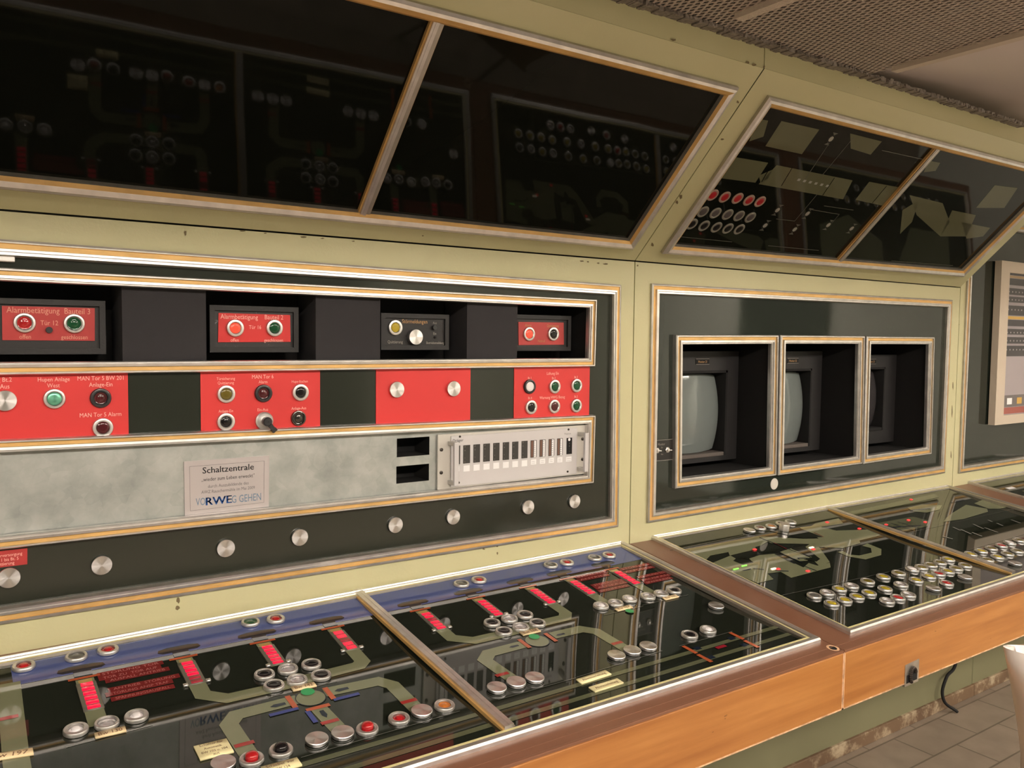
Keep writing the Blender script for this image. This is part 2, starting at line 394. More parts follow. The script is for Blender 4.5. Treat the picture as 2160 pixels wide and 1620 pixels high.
pb=PB(XY,[]); pb.box(-3.2,3.2,-5.2,-5.0,0,2.8,M_WALLD); pb.box(3.2,6.2,-5.2,-5.0,0,2.8,M_WALLP); struct('wall_back',pb.build('wall_back'))
pb=PB(XY,[]); pb.box(-3.2,-3.0,-5.0,.6,0,2.8,M_WALLP); struct('wall_left',pb.build('wall_left'))
pb=PB(XY,[]); pb.box(6.0,6.2,-5.0,.45,0,2.8,M_WALLW); struct('wall_right',pb.build('wall_right'))
pb=PB(XY,[]); pb.box(5.96,5.998,-3.25,-2.35,0,2.05,M_WALLD,.004); struct('reflected_dark_slab_1',pb.build('reflected_dark_slab_1'))  # unseen slab, made up so the black glass reflects a dark patch
pb=PB(XY,[]); pb.box(-3.0,6.0,.45,.6,0,2.8,M_WALLD); struct('wall_front',pb.build('wall_front'))
# expanded-metal ceiling, z = 2.155
ZC=2.156
m,t,b=nt('expanded_metal'); co=coord(t,1,1,1)
wv=[]
for ang in (R(27),-R(27)):
    mp=t.nodes.new('ShaderNodeMapping'); mp.inputs['Rotation'].default_value=(0,0,ang); t.links.new(co,mp.inputs[0])
    q=tex(t,'ShaderNodeTexWave',22.0); q.bands_direction='X'; t.links.new(mp.outputs[0],q.inputs['Vector'])
    wv.append(ramp(t,q.outputs['Fac'],[(.66,(0,0,0)),(.76,(1,1,1))]))
mxm=t.nodes.new('ShaderNodeMath'); mxm.operation='MAXIMUM'
for i in (0,1): t.links.new(wv[i],mxm.inputs[i])
b.inputs['Base Color'].default_value=(.50,.42,.37,1); b.inputs['Roughness'].default_value=.5
tr=t.nodes.new('ShaderNodeBsdfTransparent'); ms=t.nodes.new('ShaderNodeMixShader')
t.links.new(mxm.outputs[0],ms.inputs[0]); t.links.new(tr.outputs[0],ms.inputs[1]); t.links.new(b.outputs[0],ms.inputs[2])
t.links.new(ms.outputs[0],t.nodes['Material Output'].inputs[0]); M_MESH=m
M_RAIL=mat('pale_rail',(.62,.53,.45),.5)
M_PLEN=mat('plenum',(.07,.055,.05),.8)
rails=[-.96,-.36,.25,.86,1.47,2.075]
for i in range(5):
    pb=PB(XY,[M_MESH]); a,c=rails[i],rails[i+1]
    pb.box(a,c,-1.75,-.46,ZC,ZC+.002,M_MESH); o=pb.build('ceiling_mesh_panel'); struct('ceiling_mesh_%d'%(i+1),o)
for i,x in enumerate(rails):
    pb=PB(XY,[]); pb.box(x-.013,x+.013,-1.75,-.53,ZC-.012,ZC+.02,M_RAIL); struct('trim_%d'%(i+1),pb.build('rail'))
pb=PB(XY,[]); pb.box(-1,2.07,-1.75,-.40,2.36,2.38,M_PLEN); struct('ceiling_plenum',pb.build('p'))
pb=PB(XY,[]); pb.box(1.86,2.06,-1.7,-.58,ZC+.006,ZC+.10,mat('duct',(.60,.52,.47),.6)); struct('trim_7',pb.build('duct'))
# pale sheet ceiling with soft folds to the right of the mesh
bm=bmesh.new(); NX,NY=36,26; x0,x1,y0,y1=2.092,4.6,-1.75,.02
gv=[[bm.verts.new((x0+(x1-x0)*i/NX,y0+(y1-y0)*j/NY,2.205+.012*math.sin(1.3*(x0+(x1-x0)*i/NX)*3+2.1*(y0+(y1-y0)*j/NY)*3)+.02*math.sin(2.2*(x1-x0)*i/NX-1.5*j/NY))) for j in range(NY+1)] for i in range(NX+1)]
for i in range(NX):
    for j in range(NY):
        f=bm.faces.new((gv[i][j],gv[i][j+1],gv[i+1][j+1],gv[i+1][j])); f.smooth=True
o=link('ceiling_sheet',mesh(bm,'ceiling_sheet',[mat('pale_sheet',(.68,.60,.58),.35,spec=.4)],80)); o['kind']='structure'
pb=PB(XY,[]); pb.box(2.985,3.0,-1.75,-.45,2.165,2.20,M_RAIL); struct('trim_8',pb.build('rail'))
# ceiling lights
for k,(x,y,lx,ly) in enumerate(LAMPS):
    rt=root('ceiling_light',(x,y,2.70),['long white ceiling light behind and left of the camera, above the left desk','long white ceiling light behind the camera, facing the monitor wall','long white ceiling light at the far right of the room','long white ceiling light at the far left of the room'][k],'light','ceiling lights of the control room')
    pb=PB(XY,[]); pb.holes(x-lx/2-.03,x+lx/2+.03,y-ly/2-.03,y+ly/2+.03,[(x-lx/2,x+lx/2,y-ly/2,y+ly/2)],mat('white_lamp_housing',(.8,.8,.8),.4),2.73,.03); pb.build('frame',rt)
    pb=PB(XY,[]); f=pb.rect(x-lx/2,x+lx/2,y-ly/2,y+ly/2,mat('lamp_diffuser',(.8,.8,.8),.5,emis=(1,.91,.78),es=LAMP),2.722); pb.bm.normal_update(); f.normal_flip(); pb.build('diffuser',rt)
# ------------------------------------------------------------------ console modules
SEAM=[-.129,1.671,3.474,5.28]; G2=.0018
VF=ZU-1.45                     # fold height on the wall plane
VD=ZD-1.45                     # desk line on the wall plane
# wall modules: name, label, outer trim corners (BL,BR,TR,TL), width
A_TL=ext(W.p(0,505),W.p(1307,601),-.085); A_BL=ext(W.p(0,1315),W.p(1301,1110),-.085)
A_Q=[A_BL,W.p(1301,1110),W.p(1307,601),A_TL]
B_Q=[W.p(1363,1102),W.p(1990,997),W.p(2006,633),W.p(1372,598)]
C_BL=W.p(2020,998); C_TL=W.p(2044,585)
M_STAIN=mat('brown_paint_chip',(.16,.12,.055),.6)
STW=[(391,492,3,7),(376,1267,4,7),(374,1283,5,5),(1020,1158,3,2),(1049,1152,2,3),(1049,1167,2,3),(1227,551,5,2),(1240,552,3,2),(1277,557,6,2),(1262,555,3,2),(512,487,7,1.5),(560,492,3,1.5),(640,500,8,1.8),(680,503,5,1.5),(745,509,4,1.5),(1416,1124,3,1.5),(2010,815,1.2,9),(2008,870,1.2,14),(2006,960,1.2,8),(1345,560,2,3)]
STU=[(1421,84,6,3),(1577,132,4,3),(1590,137,5,3),(1556,215,3,3),(1436,415,4,6),(1428,427,3,4),(1523,294,4,2),(1376,516,3,4),(892,497,2,2),(1612,141,3,3)]
def stains(pb,L,a,c):
    rn=random.Random(3)
    for x,y,rx,ry in L:
        u,v=pb.pl.p(x,y)
        if not a<u<c: continue
        e=.0009; n_=9
        pts=[pb.pl.p(x+rx*rn.uniform(.55,1.2)*math.cos(6.2832*i/n_),y+ry*rn.uniform(.55,1.2)*math.sin(6.2832*i/n_)) for i in range(n_)]
        pb.poly([(min(max(p[0],a),c),p[1]) for p in pts],M_STAIN,.0004)
def wallmod(k,q,name,label,cat,holes,tw=.031):
    a,c=SEAM[k]+G2,SEAM[k+1]-G2
    rt=root(name,((a+c)/2,0,1.45+VD),label,cat)
    us=[p[0] for p in q]; vs=[p[1] for p in q]; i=.008
    h0=(max(us[0],us[3])+i,min(us[1],us[2])-i,max(vs[0],vs[1])+i,min(vs[2],vs[3])-i)
    pb=PB(W,[]); pb.holes(a,c,VD-.02,VF-.003,[h0],M_BEIGE,0,.02); stains(pb,STW,a,c); pb.build('casing',rt)
    pb=PB(W,[]); pb.holes(h0[0]-.004,h0[1]+.004,h0[2]-.004,h0[3]+.004,holes,M_PANEL if k==0 else M_BLACKG,-.004,.012); pb.build('glass_panel' if k else 'dark_panel',rt)
    trim(rt,W,q,tw,.012,PR_OUT)
    return rt
# --- module A, wall
F1=[ext(W.p(0,791),W.p(1250,773),-.06),W.p(1250,773),W.p(1254,632),ext(W.p(0,565),W.p(1254,632),-.06)]
F3=[ext(W.p(0,1157),W.p(1247,1018),-.06),W.p(1247,1018),W.p(1251,875),ext(W.p(0,927),W.p(1251,875),-.06)]
def inner(q,wd):
    us=sorted(p[0] for p in q); vs=sorted(p[1] for p in q)
    return (us[0]+wd*.8,us[-1]-wd*.8,vs[0]+wd*.8,vs[-1]-wd*.8)
H1,H3=inner(F1,.024),inner(F3,.024)
WA=wallmod(0,A_Q,'instrument_panel','beige framed alarm panel with red plates and black boxes above the left desk','control panel',[H1,H3])
trim(WA,W,F1,.024,.013,PR_STD); trim(WA,W,F3,.024,.013,PR_STD)
# recess behind the upper strip
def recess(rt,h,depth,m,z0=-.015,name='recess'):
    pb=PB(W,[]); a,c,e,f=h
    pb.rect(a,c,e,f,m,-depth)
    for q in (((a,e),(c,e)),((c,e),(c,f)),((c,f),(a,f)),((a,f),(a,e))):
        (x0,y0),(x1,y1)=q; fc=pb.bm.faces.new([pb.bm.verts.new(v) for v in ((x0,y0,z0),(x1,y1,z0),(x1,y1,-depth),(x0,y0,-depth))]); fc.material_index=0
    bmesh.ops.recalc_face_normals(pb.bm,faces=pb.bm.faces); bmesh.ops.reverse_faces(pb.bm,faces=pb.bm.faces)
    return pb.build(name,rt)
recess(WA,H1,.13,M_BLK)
ZP=-.012
parts=[(258,435),(666,802),(985,1091)]
for a,c in parts:
    u0,u1=W.p(a,700,ZP)[0],W.p(c,700,ZP)[0]
    pb=PB(W,[]); pb.box(u0,u1,H1[2]-.004,H1[3]+.004,-.125,ZP,M_VELV); pb.build('partition',WA)
# red plates
vt,vb=(F1[1][1]+.004),(F3[2][1]-.004)
F1b=lambda u: ext(F1[0],F1[1],u)[1]+.004
F3t=lambda u: ext(F3[3],F3[2],u)[1]-.004
RZ=-.0022
def redplate(x0,x1,texts,y=850,left=None):
    u0=W.p(x0,y)[0] if left is None else left; u1=W.p(x1,y)[0]
    pb=PB(W,[]); pb.quadbox([(u0,F3t(u0)),(u1,F3t(u1)),(u1,F1b(u1)),(u0,F1b(u0))],-.0045,RZ,M_REDP); bmesh.ops.recalc_face_normals(pb.bm,faces=pb.bm.faces)
    for tx,x,yy,h in texts:
        u,v=W.p(x,yy); pb.text(tx,u,v,h,M_PINK,RZ+.0004)
    return pb.build('red_plate',WA)
redplate(0,271,[('Störung Bt.2',-8,801,.0085),('Aus',10,815,.0085),('Hupen Anlage',114,800,.0082),('West',113,813,.0082),('MAN Tor 5 BW 201',213,797.5,.0085),('Anlage-Ein',213,811,.0085),('MAN Tor 5 Alarm',213,874.5,.0085)],left=-.055)
redplate(424,676,[('Türsicherung',477,798.5,.0062),('Quittierung',477,807.5,.0062),('MAN Tor 6',555,794.5,.0085),('Alarm',555.5,805.5,.0068),('Hupe-löschen',633,804.5,.0058),('Anlage-Ein',477,867,.0062),('Ein-Aus',555,864,.0066),('Anlage-Aus',631,861,.0064)])
redplate(794,993,[])
redplate(1085,1244,[('Lüftung Ein',1167,787.5,.0080),('Bt.1',1118,797.5,.0068),('Bt.2',1169,797.5,.0068),('Bt.3',1216,795.5,.0068),('Bt.4',1119,839.5,.0068),('Warnung HWG Bezug',1166,838,.0080),('Bt.5',1216,836.5,.0068)])
K=dict(z=RZ)
blank(WA,W,11,845.5,z=RZ)
button(WA,W,115,841.5,'mint',ri=.0128,**K)
M_BRG=mat('black_bezel',(.030,.030,.033),.3)
button(WA,W,213,840,'dred','dish',ring=M_BRG,ri=.0122,**K)
button(WA,W,217.5,902.5,'dred',ri=.0120,**K)
button(WA,W,478,831.5,'olive',**K); button(WA,W,557,830,'dred','dish',ring=M_BRG,**K); button(WA,W,635,828,'black',ri=.0118,**K)
button(WA,W,477.5,890,'black','nub',ri=.0118,**K); button(WA,W,631,882.5,'smoke','dish',ring=mat('dark_chrome',(.16,.15,.14),.2,.9),ri=.0145,scale=.9,**K)
# rotary switch with lever
u,v=W.p(557,887.5)
o=link('rotary_switch',mesh(lathe([(RB,0),(RB,.006),(RB-.003,.008),(.010,.008),(.0095,.017),(0,.017)],30),'rotary_switch',[M_RING],30),WA,W.at(u,v,RZ))
o['label']='round silver rotary switch with black lever'
bm=lathe([(.0098,.015),(.0102,.019),(.0098,.027),(.008,.029),(.0022,.029),(.0018,.0285),(0,.0285)],24)
r_=bmesh.ops.create_cube(bm,size=1); Mx=Matrix.Rotation(R(-52),4,'Z')@Matrix.Translation((.0165,0,.0225))@Matrix.Diagonal((.020,.0085,.009,1))
for q in r_['verts']: q.co=Mx@q.co
r_=bmesh.ops.create_cube(bm,size=1); Mx=Matrix.Rotation(R(-52),4,'Z')@Matrix.Translation((.0245,0,.0225))@Matrix.Diagonal((.007,.011,.010,1))
for q in r_['verts']: q.co=Mx@q.co
link('lever',mesh(bm,'lever',[M_BRG],30),o,W.at(u,v,RZ))['label']='black lever'
blank(WA,W,838,822,z=RZ); blank(WA,W,958,820,z=RZ)
button(WA,W,1119,815.7,'white',ring=M_BRG,ri=.0132,**K)
for x,y,c in [(1171.6,815.7,'green'),(1217.6,813.5,'green'),(1121.8,859.3,'black'),(1170.8,857.6,'dred'),(1217,856,'green')]: button(WA,W,x,y,c,ri=.0118,**K)
# lower row of turned caps on the dark strip
for x,y in [(19,1219.5),(215,1193),(477,1157),(633,1134),(835,1108),(957,1091),(1115,1070),(1213,1058)]: blank(WA,W,x,y,z=-.004)
# small red notice at the left end, and the metal plate behind the lower frame
pb=PB(W,[]); q=[ext(W.p(0,1198),W.p(58,1191),.03),W.p(58,1191),W.p(58,1157),ext(W.p(0,1163),W.p(58,1157),.03)]
pb.quadbox(q,-.0045,-.003,M_REDW); bmesh.ops.recalc_face_normals(pb.bm,faces=pb.bm.faces)
for tx,x,y in [('Wasserversorgung',11,1171),('Bt. 1 bis Bt. 5',14,1180),('Quittierung',8,1189)]:
    u,v=W.p(x,y,-.003); pb.text(tx,u,v,.0062,M_PINK,-.0027)
pb.build('notice_plate',WA)
pb=PB(W,[]); u,v=W.p(10,547); pb.box(u-.03,u+.016,v-.005,v+.006,-.004,.006,M_ALU,.002); pb.build('metal_tag',WA)
m,t,b=nt('galvanised_sheet'); co=coord(t)
n1=tex(t,'ShaderNodeTexNoise',14,Detail=5.0,Roughness=.6); n2=tex(t,'ShaderNodeTexVoronoi',45); t.links.new(co,n1.inputs['Vector']); t.links.new(co,n2.inputs['Vector'])
n2.feature='F1'; ad=t.nodes.new('ShaderNodeMath'); ad.operation='MULTIPLY_ADD'; t.links.new(n2.outputs['Color'],ad.inputs[0]); ad.inputs[1].default_value=.16; t.links.new(n1.outputs[0],ad.inputs[2])
t.links.new(ramp(t,ad.outputs[0],[(.35,(.30,.325,.31)),(.55,(.40,.425,.405)),(.78,(.50,.52,.50))]),b.inputs['Base Color']); b.inputs['Roughness'].default_value=.42; b.inputs['Metallic'].default_value=.35; M_GALV=m
def pxbox(pts,d): 
    P=[W.p(x,y,d) for x,y in pts]; return (sum(p[0] for p in P if p[0]<=sum(q[0] for q in P)/4)/2,sum(p[0] for p in P if p[0]>sum(q[0] for q in P)/4)/2,sum(sorted(p[1] for p in P)[:2])/2,sum(sorted(p[1] for p in P)[2:])/2)
c1=pxbox([(837,925),(906,921),(906,960),(837,964)],-.012); c2=pxbox([(836,984),(905,978),(905,1014),(836,1020)],-.012)
pb=PB(W,[]); pb.holes(H3[0]-.01,H3[1]+.01,H3[2]-.01,H3[3]+.01,[c1,c2],M_GALV,-.012,.002); pb.build('sheet_metal_plate',WA)
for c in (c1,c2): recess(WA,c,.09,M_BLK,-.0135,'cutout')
# --- black alarm boxes in the recess (things of their own)
def alarm_box(q,face,label,plate,d=-.045,chip=False,inplate=None):
    """q: bezel outer px corners (x0,y0,x1,y1); face plate px quad"""
    a=W.p(q[0],q[1],d); c=W.p(q[2],q[3],d); u0,u1,v0,v1=min(a[0],c[0]),max(a[0],c[0]),min(a[1],c[1]),max(a[1],c[1])
    rt=root('alarm_box',((u0+u1)/2,.09,1.45+v0),label,'control box','black control boxes in the recess')
    pb=PB(W,[]); mb=M_BOX; wd=.011
    pb.box(u0,u1,v0,v1,-.120,d-.010,M_BOX)
    pb.holes(u0,u1,v0,v1,[(u0+wd,u1-wd,v0+wd,v1-wd)],mb,d,.012)
    pb.build('housing',rt)
    pb=PB(W,[]); pb.box(u0+wd,u1-wd,v0+wd,v1-wd,d-.010,d-.006,M_CHIPBOX if chip else M_BOX)
    if plate: pb.build('front_plate',rt)
    if plate:
        pb=PB(W,[]); P=[W.p(x,y,d-.004) for x,y in face]; pb.quadbox([P[3],P[2],P[1],P[0]],d-.006,d-.004,plate); bmesh.ops.recalc_face_normals(pb.bm,faces=pb.bm.faces)
    return rt,pb
def btext(pb,L,d,m):
    for tx,x,y,h in L:
        u,v=W.p(x,y,d); pb.text(tx,u,v,h,m,d+.0004)
d=-.045; dz=d-.004
rt,pb=alarm_box((-110,625,224,747),[(4,645),(200,650),(200,719),(5,717.5)],'black recessed box with worn red plate lettered Bauteil 3, at the left edge',M_REDW)
btext(pb,[('Alarmbetätigung  Bauteil 3',104,655,.0115),('Tür 12',104,681,.0095),('offen',53,710,.0085),('geschlossen',157,711,.0085)],dz,M_PINKW)
o=pb.build('face_plate',rt)
button(rt,W,52,681,'red','dish',z=dz,ri=.0130); button(rt,W,157,682.5,'green','dish',z=dz,ri=.0130)
blank(rt,W,104,696,h=.006,z=dz,r=.006,m=M_BRG,name='small_knob')
rt,pb=alarm_box((442,643,630,743),[(461,660),(612,664.5),(613,721),(460,722)],'black recessed box with bright red plate lettered Bauteil 2 and chipped paint',M_REDB,chip=True)
btext(pb,[('Alarmbetätigung',505,668,.0105),('Bauteil 2',578,669,.0105),('Tür 16',538,690,.0085),('offen',495,717,.0078),('geschlossen',577,717.5,.0078)],dz,M_PINK)
pb.build('face_plate',rt)
button(rt,W,497,692,'litred','flat',z=dz,ri=.0118); button(rt,W,580,692,'green','flat',z=dz,ri=.0118)
rt,pb=alarm_box((804,660,947,738),None,'black recessed box lettered Störmeldungen with yellow button and silver cap',None,)
btext(pb,[('Störmeldungen',875,678,.0100)],d-.0058,M_OCHRE); btext(pb,[('Quittierung',833.6,721,.0075),('Aus',917,681,.0065),('Ein',917,703.5,.0065),('Betriebsmeldung',918,723,.0065)],d-.0058,M_GREYT)
pb.build('front_plate',rt)
button(rt,W,835,691,'yellow',z=d-.006,ri=.0115); blank(rt,W,878,711,z=d-.006,h=.014)
blank(rt,W,918,691,h=.008,z=d-.006,r=.0058,m=M_BRG,name='small_knob'); blank(rt,W,918,711.5,h=.002,z=d-.006,r=.0030,m=M_BLK,name='small_knob')
rt,pb=alarm_box((1080,663,1204,740),[(1093.5,679),(1189,680.5),(1189.5,727),(1094,728)],'black recessed box with dull red plate at the right end of the strip',M_REDW,chip=True)
btext(pb,[('Alarm',1114,686,.0075),('Quittierung',1166,687,.0075),('Notruf',1142,719,.0075)],dz,M_OCHRE)
pb.build('face_plate',rt)
button(rt,W,1117.5,704.5,'litred','flat',z=dz,ri=.0122); button(rt,W,1168.6,704.5,'black',z=dz,ri=.0122)
# --- information sign
P=[W.p(390,1090,-.009),W.p(567,1069,-.009),W.p(568,961,-.009),W.p(388,974,-.009)]
rt=root('information_sign',(sum(p[0] for p in P)/4,.01,1.45+P[0][1]),'silver information sign reading Schaltzentrale on the grey metal plate','sign')
pb=PB(W,[]); pb.quadbox(P,-.012,-.009,M_SIGN); bmesh.ops.recalc_face_normals(pb.bm,faces=pb.bm.faces)
def stx(tx,x,y,h,m,width=None,z=-.0086):
    u,v=W.p(x,y,-.009); v0=v; pb.text(tx,u,v,h,m,z,width)
wpx=lambda x0,x1,y:(W.p(x1,y,-.009)[0]-W.p(x0,y,-.009)[0])
stx('Schaltzentrale',482,988,.0135,M_DARKT,wpx(428,536,988)); stx('Schaltzentrale',482.4,988,.0135,M_DARKT,wpx(428,536,988))
stx('„wieder zum Leben erweckt”',482,1007,.0080,M_DARKT,wpx(426,538,1007))
stx('durch Auszubildende des',482,1022,.0070,M_MIDT,wpx(439,525,1022)); stx('AWZ Rauschermühle im Mai 2009',482,1033,.0070,M_MIDT,wpx(425,538,1033))
stx('VO',423,1058,.0165,M_BLUE2,wpx(412,432,1058)); stx('G GEHEN',520,1050,.0165,M_BLUE2,wpx(490,552,1050))
for k in (0,.5,1,1.4): stx('RWE',461+k,1055,.0170,M_BLUET,wpx(434,488,1055))
a,c,e,f=inset(P,.011); 
for p_,q_ in ((a,c),(c,e),(e,f),(f,a)): pb.path([p_,q_],.0006,M_MIDT,-.0087)
pb.build('sign_plate',rt)
# --- 19 inch rack unit
ZR=-.004
RA=[W.p(923,1029,ZR),W.p(1235,1003,ZR),W.p(1238,896,ZR),W.p(924,917,ZR)]
rt=root('rack_unit',((RA[0][0]+RA[1][0])/2,.05,1.45+RA[0][1]),'light grey rack instrument with two handles and a row of dark gauges','instrument')
u0,u1=RA[0][0],RA[1][0]; v0=(RA[0][1]+RA[1][1])/2; v1=(RA[2][1]+RA[3][1])/2
pb=PB(W,[]); pb.box(u0,u1,v0,v1,-.010,ZR,M_RACK2,.001); pb.build('mounting_plate',rt)
f0,f1=W.p(950,970,ZR)[0],W.p(1215,960,ZR)[0]
pb=PB(W,[]); pb.box(f0,f1,v0+.004,v1-.006,ZR,ZR+.004,M_RACK,.0008)
z=ZR+.0044
def rp(x,y): return W.p(900+x/6,870+y/6,ZR+.004)
def rq(x0,x1,yt,yb,m,zz=z,s=0):
    a=rp(x0,yb);c=rp(x1,yt); pb.rect(a[0],c[0],a[1],c[1],m,zz)
for x,yt,yb,wd in [(505,410,648,90),(632,400,637,88),(757,391,625,88),(880,382,613,84),(1002,373,604,84),(1120,366,594,82),(1237,357,583,80),(1352,349,573,80),(1465,341,563,78),(1577,333,553,76),(1685,325,545,74)]:
    i=x>1300
    rq(x-wd/2,x+wd/2,yt,yb,M_SLOT)
    yc=lambda k:yt+(yb-yt)*k
    if i:
        rq(x-wd*.42,x-wd*.05,yc(.04),yc(.96),M_SCALE,z+.0004); rq(x+wd*.02,x+wd*.40,yc(.03),yc(.97),M_WHITE,z+.0004)
        for k in range(8): rq(x+wd*.05,x+wd*.25,yc(.1+.11*k),yc(.125+.11*k),M_DARKT,z+.0007)
    else:
        for k,t5 in enumerate(('20','10','','5','0')):
            if t5: u,v=rp(x-wd*.25,yc(.1+.2*k)); pb.text(t5,u,v,.0030,M_GREYT,z+.0004)
    rq(x-wd*.46,x+wd*.44,yb+18,yb+102 if not i else yb+90,M_WHITE)
    if i:
        for k in (.35,.65): rq(x-wd*.25,x+wd*.22,yb+18+72*k,yb+24+72*k,M_MIDT,z+.0004)
rq(1767,1841,318,530,M_BLK); u,v=rp(1803,342); pb.disc(u,v,.0042,M_WHITE,z+.0004); rq(1760,1833,555,625,M_WHITE)
for k,g_ in enumerate(('Z','D','-','1')): u,v=rp(1805,390+34*k); pb.text(g_,u,v,.0035,M_GREYT,z+.0004)
for yy in (580,605): rq(1772,1822,yy,yy+7,M_MIDT,z+.0004)
rq(408,424,418,655,M_SLOT); rq(405,414,675,745,M_WHITE)
u,v=rp(398,352); pb.text('Dräger',u,v,.0075,M_DARKT,z,width=rp(465,350)[0]-rp(332,350)[0]); u,v=rp(1785,268); pb.text('Polytron',u,v,.0055,M_MIDT,z)
pb.build('front_panel',rt)
for x,y in [(420,305),(405,888),(1795,215),(1783,748)]:
    u,v=rp(x,y); link('screw',tmpl('scr',lambda:mesh(lathe([(.0030,0),(.0028,.0015),(0,.002)],12),'screw',[M_SCREW])),rt,W.at(u,v,ZR+.004))
for x,y in [(185,472),(183,762),(1972,335),(1970,592)]:
    u,v=W.p(900+x/6,870+y/6,ZR); link('screw',tmpl('scr2',lambda:mesh(lathe([(.0046,0),(.0044,.002),(.002,.003),(0,.0025)],14),'screw',[M_SCREW])),rt,W.at(u,v,ZR))
def handle(uc):
    pb=PB(W,[]); hv0,hv1=v0+.012,v1-.018; D0=ZR; D1=ZR+.034
    pb.box(uc-.0065,uc+.0065,hv0,hv1,D1-.008,D1,M_WHITE if 0 else M_RACK,.0012)
    for a in (hv0,hv1-.010): pb.box(uc-.0065,uc+.0065,a,a+.010,D0,D1-.006,M_RACK2,.001)
    pb.build('handle',rt)
handle(W.p(963.5,975,ZR+.034)[0]); handle(W.p(1238,955,ZR+.034)[0])
# --- module B wall: monitors
MQ=[[W.p(*p) for p in q] for q in ([(1419,1030),(1631,1002),(1636,706.5),(1421,706)],[(1636,1002),(1812.8,977.5),(1817.7,708.4),(1641,706.5)],[(1815.4,978),(1958.6,957),(1965,710.7),(1822.6,709)])]
MH=[inner(q,.030) for q in MQ]
WB=wallmod(1,B_Q,'monitor_panel','beige framed black glass panel with three monitor openings in the middle of the console','control panel',MH)
for q in MQ: trim(WB,W,q,.030,.014,PR_STD)
for k,h in enumerate(MH):
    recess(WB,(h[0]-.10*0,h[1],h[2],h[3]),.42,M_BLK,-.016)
blank(WB,W,1633.6,1020.8,z=-.004,h=.002,m=mat('pale_plastic_cap',(.66,.62,.57),.5))
pb=PB(W,[]); P=[W.p(1375,973,-.003),W.p(1419,969,-.003),W.p(1419,926,-.003),W.p(1377,929.5,-.003)]; pb.quadbox(P,-.004,-.0015,mat('black_switch_plate',(.016,.014,.014),.4)); bmesh.ops.recalc_face_normals(pb.bm,faces=pb.bm.faces)
u,v=W.p(1396,937); pb.text('Monitor',u,v,.0075,M_GREYT,-.0011); u,v=W.p(1397,944); pb.text('Ein',u,v,.005,M_GREYT,-.0011); u,v=W.p(1397,958); pb.text('Aus',u,v,.005,M_GREYT,-.0011)
for a,c in ((P[0],P[1]),(P[3],P[2])): pb.path([a,c],.0012,M_GREYT,-.0011)
pb.build('switch_plate',WB)
for x,y in ((1386,950.5),(1408,949)):
    u,v=W.p(x,y); o=link('toggle_switch',tmpl('tog',lambda:mesh(lathe([(.009,0),(.009,.003),(.007,.004),(.005,.004),(.005,.008),(0,.009)],6),'toggle_switch',[M_ALU],20)),WB,W.at(u,v,-.0015))
    def lv():
        bm=lathe([(.0014,0),(.0018,.008),(.0014,.010),(0,.0105)],10); return mesh(bm,'lever',[M_ALU])
    link('lever',tmpl('toglev',lv),o,W.at(u,v,.005)@Matrix.Rotation(R(52),4,'Y'))
# monitors
m,t,b=nt('crt_glass'); b.inputs['Base Color'].default_value=(.165,.19,.185,1); b.inputs['Roughness'].default_value=.07; b.inputs['Specular IOR Level'].default_value=.6; M_CRT=m
M_CRTD=mat('dark_crt_glass',(.050,.045,.048),.08,spec=.6)
M_TOBAC=mat('brown_grey_hood',(.115,.095,.085),.6)
def monitor(k,u1,vtop,vbot,sr,st,sb,label,txt,dark=False):
    """u1: right edge of the face; sr: right edge of the screen; all in wall metres at y=.12"""
    d=-.12; h=MH[k]; u0=h[0]+.012-.03
    u0=max(u1-.40,h[0]+.006)
    rt=root('crt_monitor',((u0+u1)/2,.26,1.45+vbot),label,'monitor','monitors in the console wall')
    sl=u0+(u1-sr)
    pb=PB(W,[]); pb.holes(u0,u1,vbot,vtop,[(sl-.006,sr+.006,sb-.006,st+.006)],M_BOX,d,.02)
    pb.box(u0+.01,u1-.01,vbot+.01,vtop-.01,d-.28,d-.06,M_BOX)
    for q in ((sl-.012,sl-.004,sb-.012,st+.012),(sr+.004,sr+.012,sb-.012,st+.012),(sl-.012,sr+.012,st+.004,st+.012)): pb.box(q[0],q[1],q[2],q[3],d-.06,d+.004,M_BLK)
    pb.build('housing',rt)
    pb=PB(W,[]); pb.box(sl-.004,sr+.004,sb-.014,sb-.001,d-.05,d+.003,M_TOBAC if not dark else M_BLK,.002); pb.build('screen_sill',rt)
    # bulging picture tube with rounded outline
    bm=bmesh.new(); NXX,NYY=22,20; cx,cy=(sl+sr)/2,(sb+st)/2; hx,hy=(sr-sl)/2,(st-sb)/2; G_=[]
    for i in range(NXX+1):
        row=[]
        for j in range(NYY+1):
            a=-1+2*i/NXX; c=-1+2*j/NYY
            x=a*(1-.055*c*c)*hx; y=c*(1-.045*a*a)*hy
            row.append(bm.verts.new((cx+x,cy+y,d-.040+.036*(1-.55*a*a-.45*c*c))))
        G_.append(row)
    for i in range(NXX):
        for j in range(NYY):
            f=bm.faces.new((G_[i][j],G_[i+1][j],G_[i+1][j+1],G_[i][j+1])); f.smooth=True
    link('screen',mesh(bm,'screen',[M_CRTD if dark else M_CRT],80),rt,W.M)
    pb=PB(W,[]); lx=sl+(sr-sl)*.58
    pb.box(lx-.032,lx+.032,(vtop+st)/2-.009+.004,(vtop+st)/2+.009+.004,d,d+.0015,M_BLK)
    pb.text(txt,lx,(vtop+st)/2+.004,.008,M_OCHRE,d+.002)
    for yy in (-.009,.009): pb.path([(lx-.032,(vtop+st)/2+.004+yy),(lx+.032,(vtop+st)/2+.004+yy)],.001,M_GREYT,d+.002)
    pb.build('name_plate',rt)
    return rt
monitor(0,2.270,-.045,-.414,2.200,-.121,-.384,'monitor with pale blank screen in the left opening','Monitor 21')
